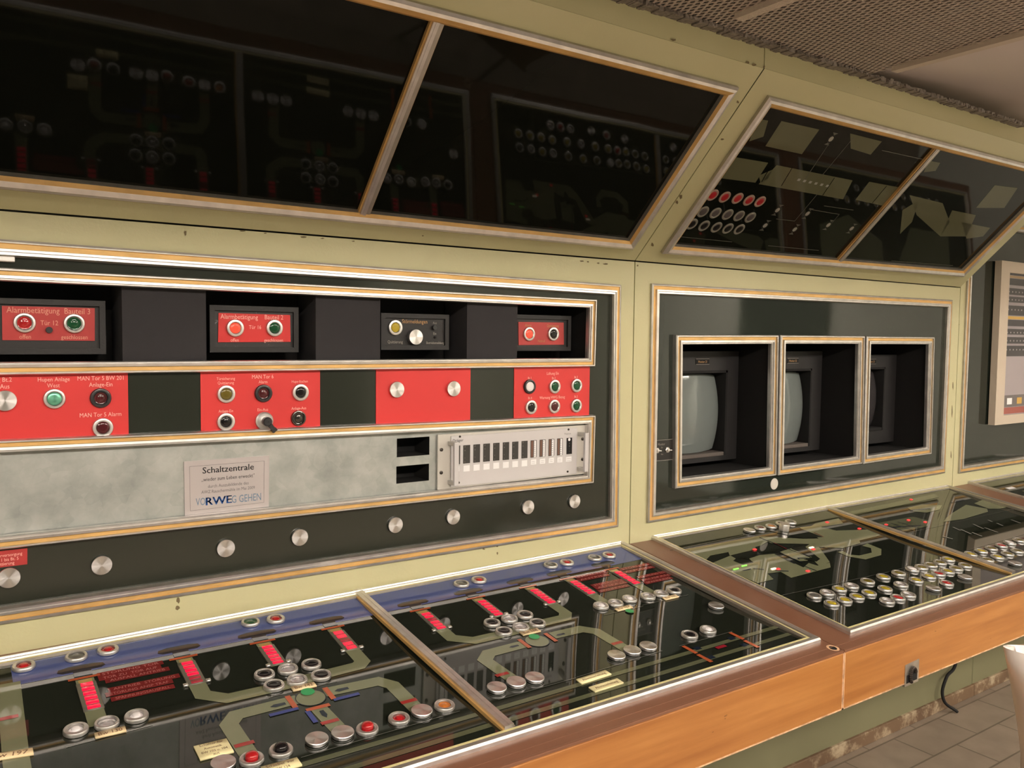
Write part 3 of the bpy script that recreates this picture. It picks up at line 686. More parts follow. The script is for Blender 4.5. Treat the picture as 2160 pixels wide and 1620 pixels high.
monitor(1,2.736,-.046,-.414,2.660,-.121,-.384,'monitor with pale blank screen in the middle opening','Monitor 22')
monitor(2,3.230,-.060,-.414,3.135,-.121,-.350,'monitor with dark screen in the right opening','Monitor 23',True)
# --- module C wall: glass with poster
a,c=SEAM[2]+G2,SEAM[3]
vC1=W.p(2150,476)[1]
rt=root('glass_wall_panel',((a+c)/2,0,1.45+VD),'tall beige framed black glass panel behind the framed poster at the right','control panel')
CQ=[C_BL,(c-.04,C_BL[1]),(c-.04,vC1),(C_BL[0]+.004,vC1)]
pb=PB(W,[]); pb.holes(a,c,VD-.02,VF+.45,[(CQ[0][0]+.008,c-.05,CQ[0][1]+.008,vC1-.008)],M_BEIGE,0,.02); pb.build('casing',rt)
pb=PB(W,[]); pb.box(CQ[0][0],c-.045,CQ[0][1],vC1,-.016,-.004,M_BLACKG); pb.build('glass_panel',rt)
trim(rt,W,CQ,.031,.012,PR_OUT,label='pinkish metal trim frame')
# framed poster
pd=.03
P0=W.p(2112,549,pd); P1=W.p(2100,897,pd); pu0=(P0[0]+P1[0])/2; pu1=pu0+.62; pv0,pv1=P1[1],P0[1]
rt=root('framed_poster',((pu0+pu1)/2,-.015,1.45+pv0),'cream framed poster of equipment racks hanging on the black glass wall at the right','picture')
M_CREAM=mat('cream_frame',(.62,.53,.43),.5)
iu0=W.p(2125,700,pd)[0]; iv1=W.p(2140,576,pd)[1]; iv0=W.p(2140,874,pd)[1]
pb=PB(W,[]); pb.holes(pu0,pu1,pv0,pv1,[(iu0,pu1-.05,iv0,iv1)],M_CREAM,pd,.028); pb.build('frame',rt)
pb=PB(W,[]); pb.box(iu0-.003,pu1-.047,iv0-.003,iv1+.003,.004,.022,mat('poster_grey',(.33,.29,.31),.25))
pm={'t':mat('poster_tan',(.40,.27,.15),.25),'d':mat('poster_dark',(.055,.050,.055),.25),'y':mat('poster_yellow',(.62,.38,.09),.25),'r':mat('poster_red',(.36,.09,.07),.25),'g':mat('poster_mid',(.16,.14,.14),.25),'w':M_WHITE,'l':mat('poster_lilac',(.40,.35,.37),.25)}
def row(y0,y1,k): 
    a=W.p(2140,560+y0/4.5,pd)[1]; c=W.p(2140,560+y1/4.5,pd)[1]; pb.rect(iu0+.004,pu1-.054,c,a,pm[k],.0224)
for y0,y1,k in [(75,92,'d'),(95,118,'t'),(122,186,'d'),(215,278,'d'),(295,350,'d'),(380,474,'d'),(482,510,'y'),(516,576,'d'),(602,656,'d'),(680,742,'d'),(762,862,'d'),(866,1228,'l'),(1230,1340,'g'),(1345,1405,'r')]: row(y0,y1,k)
for yy in (250,325,420,637,715,800):
    v=W.p(2140,560+yy/4.5,pd)[1]
    for k in range(16): pb.rect(iu0+.012+k*.030,iu0+.020+k*.030,v-.003,v+.003,pm['l'],.0228)
for k,cc in enumerate(('w','y','w','y')):
    v=W.p(2140,846,pd)[1]; pb.rect(iu0+.04+k*.09,iu0+.085+k*.09,v-.014,v+.014,pm[cc],.0228)
pb.build('poster_sheet',rt)
# --- upper tilted cabinets
UT=.3427*1.8; YT=-UT*math.cos(TU); ZT=ZU+UT*math.sin(TU)
def upper(k,q,label,bars):
    a,c=SEAM[k]+G2,SEAM[k+1]-G2
    rt=root('display_cabinet',((a+c)/2,-.2,ZU),label,'display cabinet','tilted display cabinets above the wall panels')
    us=[p[0] for p in q]; vs=[p[1] for p in q]; i=.008
    h0=(max(us[0],us[3])+i,min(us[1],us[2])-i,max(vs[0],vs[1])+i,min(vs[2],vs[3])-i)
    pb=PB(U,[]); pb.holes(a,c,.001,UT,[h0],M_BEIGE,0,.012); stains(pb,STU,a,c); pb.build('casing',rt)
    bm=bmesh.new(); pr=[(0,ZU+.02),(YT,ZT),(YT,ZC-.002),(.03,ZC-.002),(.03,ZU+.0)]
    pr=[(YT+.0,ZT+.0005),(YT,ZC-.002),(.02,ZC-.002),(.02,ZU+.004),(-.004,ZU+.012)]
    L0=[bm.verts.new((a,y,z)) for y,z in pr]; L1=[bm.verts.new((c,y,z)) for y,z in pr]
    for i in range(len(pr)-1): bm.faces.new((L0[i],L1[i],L1[i+1],L0[i+1]))
    bm.faces.new(L0); bm.faces.new(L1[::-1])
    link('top_fascia',mesh(bm,'top_fascia',[M_BEIGE]),rt,Matrix.Identity(4))
    trim(rt,U,q,.030,.017,PR_UP)
    e=[h0[0]-.004]+[b_[0] for b_ in bars]+[h0[1]+.004]
    for x0,x1 in zip(e[:-1],e[1:]):
        pb=PB(U,[]); pb.box(x0,x1,h0[2]-.004,h0[3]+.004,-.010,-.004,M_UPG); pb.build('glass_pane',rt)
    for b_ in bars:
        bar(rt,U,(b_[0],q[0][1]+.008),(b_[1],q[2][1]-.008),.030,.012,[(0,.12,.5,M_GOLD),(.12,.30,.9,M_ALU),(.30,.55,1.0,M_ALU),(.55,.90,.8,M_ALUD),(.90,1,.4,M_GOLD)][::-1],z=-.002)
    return rt,h0
uA=[ext(U.p(0,392.6),U.p(1331,523),-.085),U.p(1331,523),U.p(1555,181),ext(U.p(870,0),U.p(1555,181),-.085)]
UA,hA=upper(0,uA,'black glass display cabinet above the left wall panel, with a thick metal divider',[((U.p(765,454)[0]+U.p(924,41)[0])/2,)*2])
uB=[U.p(1393,531),U.p(2027,581),ext(U.p(2027,581),U.p(2160,444),0),U.p(1619,200)]
uB=[U.p(1393,531),U.p(2027,581),(U.p(2027,581)[0]-.005,ext(U.p(1619,200),U.p(2160,342.6),3.38)[1]),U.p(1619,200)]
UB,hB=upper(1,uB,'black glass display cabinet above the monitors, with red and clear indicator rings',[((U.p(1769,551)[0]+U.p(1977,311)[0])/2,)*2])
zU=-.004
for L,c in (([(1504,412.4),(1529.6,416.7),(1556.5,419.4),(1580.6,423.5),(1604,426.3)],'upred'),([(1483.7,447.6),(1510,450.4),(1535.6,453.5),(1559.6,456.5),(1583.3,459.6)],'upwhite'),([(1460.2,473.5),(1486,477.2),(1512,480.4),(1536,483),(1560.2,484.6)],'black')):
    for x,y in L:
        o=button(UB,U,x,y,c,'flat',h=.004,ri=.0128,ring=M_UPRING if c!='upred' else mat('dim_pink_ring',(.40,.26,.22),.35,.3),z=zU); o.name='indicator_lamp'; o['label']=NAMES[c]+' indicator lamp'
pb=PB(U,[])
M_SYM=mat('faint_white_symbol',(.30,.29,.26),.3); M_SYL=mat('faint_line',(.10,.10,.09),.2)
for x,y in [(1639.8,443),(1613.9,475.4),(1703.3,450.4),(1676.3,483.7),(1747.2,474.4),(1796.3,481.9),(1752.8,293)]:
    u,v=U.p(x,y,zU); pb.disc(u,v,.0085,M_SYM,zU+.0006,20); 
    for s in (-1,1): pb.poly([(u,v+s*.012),(u-.012,v+s*.020),(u+.012,v+s*.020)],M_SYL,zU+.0005); pb.ringline(u,v,.0115,.001,M_SYL,zU+.0005,20)
for L in [[(1637,461.5),(1676,466),(1730,402)],[(1738,434),(1800,443)],[(1706,441),(1770,452),(1755,470)],[(1433,499),(1544,510)],[(1620,518),(1727,528)],[(1750,300),(1690,390)],[(1800,290),(1732,372)],[(1860,317),(1965,340)],[(1880,590-40),(2010,560)]]:
    pb.path([U.p(x,y,zU) for x,y in L],.0022,M_SYL,zU+.0005)
M_UTAN=mat('khaki_graphics_and_reflection',(.12,.12,.072),.06,spec=.2)  # khaki display graphics with part of a reflection painted in
for q in [[(1545,332),(1622,345),(1595,387),(1516,377)],[(1640,350),(1800,382),(1780,422),(1602,390)],[(1602,372),(1630,360),(1622,378),(1606,388)],[(1835,385),(1900,397),(1866,436),(1806,423)],[(1650,257),(1730,275),(1693,327),(1616,310)],[(1598,252),(1622,256),(1612,290),(1582,300)],[(1795,283),(1830,292),(1862,300),(1838,328),(1796,315)],[(1920,413),(1990,430),(2005,470),(1985,500),(1935,455)],[(1905,445),(1940,424),(1925,470),(1900,495)],[(2010,445),(2060,455),(2040,500),(1985,500)],[(2100,392),(2148,398),(2120,440),(2060,440)],[(1960,340),(1985,345),(1975,362),(1950,365)],[(2030,470),(2090,482),(2075,500),(2040,505)]]:
    pb.px(q,M_UTAN,zU+.0003)
for a,c in [((1672,352),(1648,392)),((1760,375),(1735,412)),((1870,392),(1840,428)),((1628,346),(1606,384))]: pb.path([U.p(*a,zU),U.p(*c,zU)],.003,M_UPG,zU+.0006)
for k in range(6): u,v=U.p(1685+k*12,379+k*2.6,zU); pb.rect(u-.006,u+.006,v-.004,v+.004,M_SYM,zU+.0006)
pb.build('symbols',UB)
# lath strip above the fascia
bm=bmesh.new()
x=-.12
while x<2.95:
    wdt=random.uniform(.008,.02); hh=random.uniform(.004,.013)
    r_=bmesh.ops.create_cube(bm,size=1)
    for q in r_['verts']: q.co=Vector((x+q.co.x*wdt,-.452+random.uniform(-.004,.004)+q.co.y*.03,ZC-.004+q.co.z*hh))
    x+=wdt*random.uniform(.7,1.15)
o=link('trim_9',mesh(bm,'lath',[mat('torn_lath',(.22,.19,.17),.6,var=.4,vs=120)])); o['kind']='structure'
# ------------------------------------------------------------------ control desks
VEDGE=-.714; YE=VEDGE*math.cos(TD); ZE=ZD+VEDGE*math.sin(TD)
def desk(k,q,label,bars):
    a,c=SEAM[k]+G2*.6,SEAM[k+1]-G2*.6
    rt=root('control_desk',((a+c)/2,-.35,0),label,'desk','control desks under the console wall')
    us=[p[0] for p in q]; vs=[p[1] for p in q]; i=.010
    h0=(max(us[0],us[3])+i,min(us[1],us[2])-i,max(vs[0],vs[1])+i,min(vs[2],vs[3])-i)
    pb=PB(D,[]); pb.holes(a,c,VEDGE,-.003,[h0],M_BROWN,0,.018)
    if k==0:
        pass
    pb.build('worktop',rt)
    pb=PB(D,[]); pb.box(a,c,VEDGE-.0015,VEDGE+.004,-.003,.0012,M_BROWN,.001); pb.box(a,c,VEDGE+.022,VEDGE+.024,0,.0009,M_BROWN); pb.build('worktop_edge',rt)
    pb=PB(XY,[]); pb.box(a,c,YE-.001,YE+.019,.6165,ZE-.006,M_WOOD,.002)
    for x0,x1,z0,z1 in ((a,c,.6165,.6195),(a,a+.0028,.6165,ZE-.006),(c-.0028,c,.6165,ZE-.006)): pb.box(x0,x1,YE-.0018,YE+.004,z0,z1,M_WORN)
    pb.build('wood_fascia',rt)
    pb=PB(XY,[]); pb.box(a,c,YE+.02,-.005,.617,.635,M_OLIVE); pb.build('underside',rt)
    pb=PB(XY,[]); pb.box(a,c,-.115,-.03,.045,.62,M_OLIVE,.003); pb.build('base_cabinet',rt)
    pb=PB(XY,[]); pb.box(a,c,-.125,-.03,0,.048,chipped('stained_plinth',(.20,.125,.07),(.42,.33,.22),.7,9,.5,.62,base2=(.10,.055,.03)) if 'stained_plinth' not in MATS else MATS['stained_plinth'],.003); pb.build('plinth',rt)
    trim(rt,D,q,.026,.012,PR_DSK,mats=[M_ALU,M_YEL,M_ALUD],label='silver and pale yellow metal trim frame')
    e=[h0[0]-.004]+[b_[0][0] for b_ in bars]+[h0[1]+.004]; f=[h0[0]-.004]+[b_[1][0] for b_ in bars]+[h0[1]+.004]
    panes=[]; vtop=lambda u:ext(q[3],q[2],u)[1]-.008; vbot=lambda u:ext(q[0],q[1],u)[1]+.008
    for n_ in range(len(e)-1):
        pb=PB(DG,[M_DESKG]); vb_,vt_=h0[2]-.004,h0[3]+.004
        A_,B_,C_,D_=(f[n_],vbot(f[n_])),(f[n_+1],vbot(f[n_+1])),(e[n_+1],vtop(e[n_+1])),(e[n_],vtop(e[n_]))
        NS=40
        for s_ in range(NS):
            t0,t1=s_/NS,(s_+1)/NS; L=lambda p,q_,t:(p[0]+(q_[0]-p[0])*t,p[1]+(q_[1]-p[1])*t)
            pb.poly([L(A_,D_,t0),L(B_,C_,t0),L(B_,C_,t1),L(A_,D_,t1)],M_DESKG,-.0015)
        bmesh.ops.remove_doubles(pb.bm,verts=pb.bm.verts[:],dist=1e-6)
        panes.append(pb)
    for b_ in bars: bar(rt,D,b_[0],b_[1],.027,.010,[(0,.12,.5,M_ALUD),(.12,.45,1,M_ALU),(.45,.84,.92,M_ALU),(.84,1,.5,M_GOLD)],z=.001)
    return rt,panes,h0
qA=[ext(D.p(897,1620),D.p(1731,1355),-.085),D.p(1731,1355),D.p(1310,1147),ext(D.p(0,1396),D.p(1310,1147),-.085)]
qB=[D.p(1793,1341),ext(D.p(1793,1341),D.p(2160,1220),3.435),ext(D.p(1370,1136),D.p(2002,1026.5),3.435),D.p(1370,1136)]
cu=D.p(2038,1019.5)
qC=[(cu[0],qB[0][1]),(5.23,qB[1][1]),(5.23,cu[1]),cu]
dA,pA,hA_=desk(0,qA,'left control desk with blue band across the mimic glass, red lit strips and khaki paths',[(D.p(751,1251),D.p(1073,1541))])
dB,pB,hB_=desk(1,qB,'middle control desk below the monitors with khaki floor plan and rows of yellow buttons',[(D.p(1743,1074),D.p(2137,1212))])
dC,pC,hC_=desk(2,qC,'right control desk below the framed poster, mostly outside the picture',[])
P=lambda x,y:DG.p(x,y)
# ---- desk A graphics
blue_v=[P(100,1433)[1],P(534,1346.5)[1],P(900,1272)[1],P(1300,1190)[1]]; bv=sum(blue_v)/4
ub=P(28.5,1445)[0]
vtA=lambda u:ext(qA[3],qA[2],u)[1]-.009
Lp,Rp=pA
barx=lambda v: ext((D.p(751,1251)[1],D.p(751,1251)[0]),(D.p(1073,1541)[1],D.p(1073,1541)[0]),v)[1]
def vline(x,y): return P(x,y)[1]
Lp.poly([(ub,P(28,1445)[1]),(barx(bv)-.002,P(760,1302)[1]),(barx(hA_[3]),vtA(barx(hA_[3]))),(ub,vtA(ub))],M_BLUE,-.0011)
Rp.poly([(barx(bv)+.002,P(800,1293)[1]),(hA_[1],P(1352,1179)[1]),(hA_[1],vtA(hA_[1])),(barx(hA_[3]),vtA(barx(hA_[3])))],M_BLUE,-.0011)
def gate(pb,x,y,seg_end,nseg=6,strip_to=None,lit=None,pins=True,rt=dA,w=.030):
    """docking symbol on the blue band, with the lit strip running towards the operator"""
    u,v=P(x,y); z=-.0007
    pb.poly([(u-.040,v-.006),(u-.037,v+.004),(u-.020,v+.009),(u+.020,v+.009),(u+.037,v+.004),(u+.040,v-.006),(u+.032,v-.012),(u-.032,v-.012)],M_NAVY,z)
    pb.rect(u-.015,u+.015,v-.030,v-.010,M_NAVY,z)
    v1=v-.034
    pb.rect(u-.026,u+.026,v1-.007,v1,M_RUST,z+.0003)
    ve=P(*seg_end)[1]; vs=v1-.012; v2=(P(*strip_to)[1] if strip_to else ve-.002)
    pb.rect(u-w/2,u+w/2,v2,vs+.004,M_TAN,z)
    pb.rect(u-.011,u+.011,vs-.009,vs+.001,MATS.get('mimic_ochre') or mat('mimic_ochre',(.42,.27,.09),.1),z+.0005)
    s=PB(DG,[]); top=vs-.012
    s.box(u-w/2-.001,u+w/2+.001,ve,top,-.002,.0012,M_SEGF)
    n=nseg; dv=(top-ve)/n
    for k in range(n):
        on=(lit is None or lit[k])
        s.box(u-w/2+.0055,u+w/2-.0045,top-dv*(k+1)+.0026,top-dv*k-.0022,.0,.0026,M_LIT if on else M_UNLIT)
    if pins:
        for sg in (-1,1): s.box(u+sg*(w/2+.005)-.004,u+sg*(w/2+.005)+.004,ve-.001,ve+.006,-.001,.003,M_ALU)
    s.build('lit_indicator_strip',rt)
    return u
g1=gate(Lp,171,1407,(213,1494),6,(225,1525),pins=False)
g2=gate(Lp,377,1366.5,(428,1440),6,None,[1,1,1,1,0,0])
g3=gate(Lp,541.5,1335,(590,1401),6)
g4=gate(Lp,688,1306.5,(752,1369),5,None,[1,1,0,1,1])
g5=gate(Rp,870,1270.5,(938,1327),6,None,[1,1,0,1,1,1]); g6=gate(Rp,986.7,1246,(1047,1301),6); g7=gate(Rp,1095.6,1223.7,(1170,1273),6)
g8=gate(Rp,1178.5,1207,(1259,1252),6,(1300,1268),pins=False); g9=gate(Rp,1270.6,1188,(1354,1231),5,(1398,1249),pins=False)
zt=-.0008
def way(pb,pts,u0=None,w=.030,m=M_TAN):
    L=[P(*p) for p in pts]
    if u0 is not None: L=[(u0,L[0][1]+.004),(u0,L[1][1])]+L[2:]
    pb.path(L,w,m,zt)
way(Lp,[(432,1441),(443,1461),(480,1472),(560,1454),(620,1440)],g2)
way(Lp,[(755,1367),(776,1391),(757,1403),(690,1420),(640,1432)],g4)
way(Lp,[(628,1474),(498,1507),(483,1527),(530,1598)]); way(Lp,[(684,1460),(798,1436),(828,1444),(882,1497)]); way(Lp,[(669,1489),(708,1530),(722,1545)])
way(Lp,[(18,1440),(20,1460),(34,1600),(40,1640)],None,.036)
way(Rp,[(940,1327),(961,1343),(1001,1350),(1058,1337),(1090,1329)],g5)
way(Rp,[(1171,1273),(1202,1290),(1192,1302),(1140,1314),(1110,1320)],g7)
way(Rp,[(1108,1357),(1031,1377),(1023,1391),(1085,1434)]); way(Rp,[(1165,1340),(1226,1326),(1258,1331),(1312,1363),(1330,1374)])
def circ(pb,x,y):
    u,v=P(x,y); pb.disc(u,v,.026,M_TAN,zt+.0003,28); pb.ringline(u,v,.026,.0016,M_NAVY,zt+.0005)
circ(Lp,655.6,1471); circ(Rp,1133,1351)
def mark(pb,x,y,lu,lv,m,z=0):
    u,v=P(x,y); pb.rect(u-lu/2,u+lu/2,v-lv/2,v+lv/2,m,zt+.0007+z)
for x,y in ((614.5,1480),(694.5,1462)): mark(Lp,x,y,.010,.044,M_RUST)
mark(Lp,671,1491.7,.044,.010,M_RUST)
for x,y in ((1106,1357),(1161.7,1344)): mark(Rp,x,y,.010,.042,M_RUST)
mark(Lp,599,1501,.052,.009,M_COB); mark(Lp,731,1469,.050,.009,M_COB); mark(Lp,657,1511,.009,.042,M_COB)
for x,y in ((696,1521.5),(862.5,1478.5),(515.5,1569),(15,1514)): mark(Lp,x,y,.032,.010,M_BRICK)
for x,y in ((1059,1422),(1301.7,1356)): mark(Rp,x,y,.030,.010,M_BRICK)
for x,y in ((586,1487),(720,1454)): 
    u,v=P(x,y); Lp.poly([(u-.014,v),(u-.006,v+.005),(u+.014,v+.004),(u+.014,v-.004),(u-.006,v-.005)],M_NAVY,zt+.0004)
u,v=P(683,1505); Lp.poly([(u,v-.014),(u+.005,v-.004),(u+.004,v+.012),(u-.004,v+.012),(u-.005,v-.004)],M_NAVY,zt+.0004)
for x,y in ((1084,1363),(1182,1338)):
    u,v=P(x,y); Rp.poly([(u-.012,v),(u-.005,v+.004),(u+.012,v+.003),(u+.012,v-.003),(u-.005,v-.004)],M_NAVY,zt+.0004)
# red inscriptions beside the strips
def redbar(pb,a,c,txt,h=.0145,m=M_DRED):
    A=P(*a);B=P(*c); v=(A[1]+B[1])/2
    pb.rect(A[0],B[0],v-h/2,v+h/2,m,zt+.0002); pb.text(txt,(A[0]+B[0])/2,v,h*.55,M_DREDT,zt+.0006,width=(B[0]-A[0])*.86)
for a,c,tx in [((205,1424),(344,1396),'STÖRUNG TOR'),((208,1432),(340,1405),'TOR ZU  TOR AUF'),((222,1437),(357,1409),'AUSFALL ANTRIEB'),((228,1455),(379,1424),'ANTRIEB  STÖRUNG'),((222,1465),(365,1436),'STÖRUNG ANSP TRAF'),((234,1475),(368,1446),'SPANNUNGSAUSFALL')]: redbar(Lp,a,c,tx)
for a,c,tx in [((1213,1218),(1280,1205),'STÖRUNG'),((1219,1224),(1284,1211),'ANTRIEB'),((1247,1235),(1322,1221),'STÖRUNG TOR'),((1254,1240),(1326,1227),'AUSFALL'),((1262,1247),(1326,1234),'SPANNUNG'),((1306,1201),(1372,1189),'STÖRUNG'),((1313,1207),(1380,1195),'ANTRIEB'),((1344,1217),(1412,1205),'STÖRUNG TOR'),((1352,1223),(1420,1211),'AUSFALL'),((1358,1229),(1418,1218),'SPANNUNG')]: redbar(Rp,a,c,tx,.0150)
# parallel rails at the front
v1_=(P(640,1595)[1]+P(1291,1420)[1])/2; 
def rail(pts,gap=()):
    A,B,C_,E_=[P(*p) for p in pts]
    Lp.path([(hA_[0],ext(A,B,hA_[0])[1]),(B[0],B[1])],.0125,M_TAN2,zt)
    Rp.path([C_,E_],.0125,M_TAN2,zt)
rail([(640,1611),(1006,1506),(1041,1496),(1640,1321)]); rail([(745,1617),(1035,1528),(1066,1520),(1666,1336)])
for x,y in ((1455,1370),(1486.5,1388),(1554,1341),(1585,1358)): mark(Rp,x,y,.010,.040,M_RUST)
mark(Rp,1521,1364,.030,.010,mat('mimic_crimson',(.30,.015,.03),.1))
for x,y in ((1471,1367),(1500,1386),(1543,1346),(1570,1360)): mark(Rp,x,y,.018,.013,M_NAVY,-.0001)
def tl(pb,a,c,m=M_LINE): pb.path([P(*a),P(*c)],.0016,m,zt+.0002)
for a,c in [((567,1470),(711,1436)),((140,1575),(322,1528)),((635,1597),(970,1499))]: tl(Lp,a,c)
for a,c in [((1433,1362),(1545,1331)),((1051,1475),(1215,1429)),((1216,1428),(1397,1372)),((1273,1297),(1357,1278)),((1355,1276),(1452,1254)),((1030,1345),(1160,1313))]: tl(Rp,a,c)
for pb in (Lp,Rp): pb.build('mimic_panel',dA)
# ---- desk A controls
B_=lambda x,y,c,cap='flat',**k: button(dA,DG,x,y,c,cap,**k)
B_(50,1401,'red','nub'); B_(161,1381,'grey','dish',ri=.0140); B_(228,1367,'red','nub'); B_(528.5,1309,'green','dish',ri=.0140); B_(582,1302.5,'red','nub')
B_(973.7,1228.5,'grey','dish',ri=.014); B_(1010.5,1220.5,'red','nub'); B_(1162,1189.5,'grey','dish',ri=.014); B_(1196,1184,'red','nub'); B_(1255,1174,'grey','dish',ri=.014); B_(1285,1168.5,'red','nub')
h9=dict(h=.010)
B_(160,1535,'white','nub',ri=.0112,**h9); B_(225.5,1521,'clear','dish',ri=.0145,**h9); B_(288,1506,'white','nub',ri=.0112,**h9)
for x,y,c in [(558,1419,'b'),(578,1442,'b'),(607.5,1407.5,'c'),(627,1430.5,'c'),(657,1397.5,'b'),(677.5,1420.5,'b'),(1038,1310.5,'b'),(1063,1328.5,'b'),(1075,1302,'c'),(1098.7,1319.5,'c'),(1107.8,1293.7,'b'),(1134,1311,'b')]:
    if c=='b': B_(x,y,'black','flat',ri=.0132,**h9)
    else: B_(x,y,'clear','dish',ri=.0135,**h9)
B_(531,1597,'red','dome',ri=.0118); B_(593,1578,'black','dome',ri=.0122); B_(775,1533.5,'red','dome',ri=.0120)
B_(842,1511.5,'red','nub',ri=.0115); B_(938,1484.5,'orange','dish',ri=.0118); 
for x,y in [(471,1606),(668.5,1556),(723,1542.5),(890,1496.5),(1048,1447.5),(1089,1436),(1128,1426.5),(1300.6,1379.5),(1334,1369.5),(1367.7,1360.5),(1511,1275.5)]: blank(dA,DG,x,y,h=.0070)
for x,y,c in [(1268,1275,'white'),(1299,1269,'clear'),(1328,1260.5,'white'),(1367,1255,'clear'),(1395,1249.5,'clear')]: B_(x,y,c,'nub' if c=='white' else 'dish',ri=.0125,**h9)
B_(1422.5,1242.5,'black','nub',ri=.0125,**h9); B_(1455,1336,'black','flat',ri=.0132,**h9); B_(1494,1325.5,'white','nub',ri=.0122,**h9)
def plate(rt,q,lines,m=M_LBL,name='name_label',h=.62,wfrac=.78):
    """small raised plate from four px corners TL,TR,BR,BL"""
    Q=[P(*p) for p in q]; cu_=sum(p[0] for p in Q)/4; cv=sum(p[1] for p in Q)/4
    wd=((Q[1][0]-Q[0][0])+(Q[2][0]-Q[3][0]))/2; ht=((Q[0][1]-Q[3][1])+(Q[1][1]-Q[2][1]))/2
    sk=((Q[1][1]-Q[0][1])+(Q[2][1]-Q[3][1]))/2/wd
    pb=PB(DG,[]); pb.quadbox([(cu_-wd/2,cv-ht/2-sk*wd/2),(cu_+wd/2,cv-ht/2+sk*wd/2),(cu_+wd/2,cv+ht/2+sk*wd/2),(cu_-wd/2,cv+ht/2-sk*wd/2)],-.001,.0022,m)
    bmesh.ops.recalc_face_normals(pb.bm,faces=pb.bm.faces); n=len(lines)
    for k,tx in enumerate(lines):
        pb.text(tx,cu_,cv+ht*(.5-(k+.5)/n),ht/n*h,M_LTXT,.0026,width=wd*wfrac*(min(1,len(tx)/max(len(l) for l in lines))),rot=sk)
    return pb.build(name,rt)
plate(dA,[(-28,1594),(69,1580),(71,1592),(-26,1608)],['Bw 197'])
plate(dA,[(198,1548),(263,1534),(267,1543),(202,1559)],['Bw 130'])
plate(dA,[(613,1450.5),(662,1440.5),(668,1448),(619,1459)],['Bw 142'])
plate(dA,[(1096,1334),(1133,1326),(1140,1332.5),(1103,1341.5)],['Bw 168'])
plate(dA,[(1296,1285),(1327,1277.5),(1335,1282),(1304,1290)],['Bw 167'])
plate(dA,[(1396,1261),(1424,1255.5),(1432,1259.5),(1405,1266.5)],['Bw 165'])
plate(dA,[(408,1576),(477,1560),(494,1587),(423,1605)],['Schalter für','Automatik','BW 102 u. 104','AUS'],M_LBLY,h=.58)
plate(dA,[(548,1620),(625,1600),(638.5,1615),(562,1636)],['Schieber vor','BW 124'],M_LBLY)
plate(dA,[(1215.5,1434.5),(1275,1415),(1291,1423.5),(1227,1443.5)],['Abwasserleitung'],M_LBLY,h=.4)
plate(dA,[(1241.5,1451.5),(1300,1432.5),(1316.7,1441.5),(1255.7,1460.5)],['Abwasserleitung'],M_LBLY,h=.4)
for x,y,r in ((649,1460,.0125),(1126.7,1343.5,.0120),(1328,1289.5,.0105)):
    u,v=P(x,y); pb=PB(DG,[]); pb.disc(u,v,r,M_GRN,.0012); pb.build('green_marker',dA)
# hole in the brown corner with worn ring
u,v=D.p(1767,1364); u-=.0; me_=mesh(lathe([(.020,.0003),(.015,.0006),(.0135,.0007),(.0125,.0002),(0,.0002)],20),'cable_hole',[M_WORN]); me_.materials.append(M_BLK)
for p in me_.polygons:
    if p.center.xy.length<.0128: p.material_index=1
o=link('cable_hole',me_,dA,D.at(u-.018,v,.0006)@Matrix.Scale(.72,4)); o['label']='dark round hole with worn rim'
# ---- desk B graphics
Lb,Rb=pB
def c2(L): return [P(1380+x/5.4,1000+y/5.4) for x,y in L]
def c3(L): return [P(1600+x/5.4,1100+y/5.4) for x,y in L]
def c4(L): return [(min(q[0],3.425),q[1]) for q in (P(1760+x/5.4,980+y/5.4) for x,y in L)]
def tri(pb,L,m,z=zt):
    from mathutils.geometry import tessellate_polygon
    V=[Vector((a,b_,0)) for a,b_ in L]
    for t3 in tessellate_polygon([V]): pb.poly([L[i] for i in t3],m,z)
T=M_TAN
tri(Lb,c2([(350,860),(1180,705),(1330,745),(1130,860),(860,925),(845,885),(640,925),(580,985),(520,990)]),T)
tri(Lb,c2([(1190,705),(1700,735),(1960,730),(1940,795),(1780,795),(1600,790),(1330,785)]),T,zt+.0002)
tri(Lb,c2([(660,1010),(870,925),(930,960),(900,985),(1010,1030),(1130,1005),(1080,960),(1200,920),(1370,905),(1700,1060),(1760,1010),(1860,1040),(2000,1005),(2010,1060),(1560,1178),(1440,1110),(1290,1130),(1360,1195),(1180,1240)]),T,zt+.0001)
tri(Lb,c2([(1430,885),(1560,842),(1790,955),(1740,985),(1640,990)]),T,zt+.0003)
tri(Lb,c2([(1770,795),(1860,800),(2000,1000),(1880,1045),(1690,850)]),T,zt+.0003)
tri(Lb,c2([(1650,605),(1790,590),(1830,560),(2100,500),(2155,560),(1900,600),(2180,665),(2160,760),(1900,745)]),T,zt+.0002)
tri(Lb,c3([(620,235),(830,150),(900,100),(1240,90),(1395,155),(1150,215),(1160,245),(960,300),(700,290)]),T,zt+.0001)
tri(Lb,c3([(900,345),(960,335),(1040,375),(1150,385),(1290,352),(1280,300),(1180,275),(1240,248),(1400,312),(1398,380),(1220,430),(1030,398)]),T,zt+.0002)
for q in ([(1150,830),(1290,790),(1470,860),(1400,885),(1200,890)],[(1560,850),(1700,810),(1890,965),(1850,995),(1700,970),(1800,945)],[(1040,905),(1150,940),(1060,965),(960,950)]): tri(Lb,c2(q),M_DESKG,zt+.0006)
tri(Lb,c2([(1300,645),(1620,600),(1920,715),(1700,730)]),M_DESKG,zt+.0004)
for a,c,m_ in [((1360,780),(1510,850),M_DRED),((1820,665),(1930,715),M_DRED),((180,870),(1400,620),M_LINE),((1200,720),(1760,940),M_NAVY)]: Lb.path(c2([a,c]),.004 if m_ is not M_LINE else .002,m_,zt+.0008)
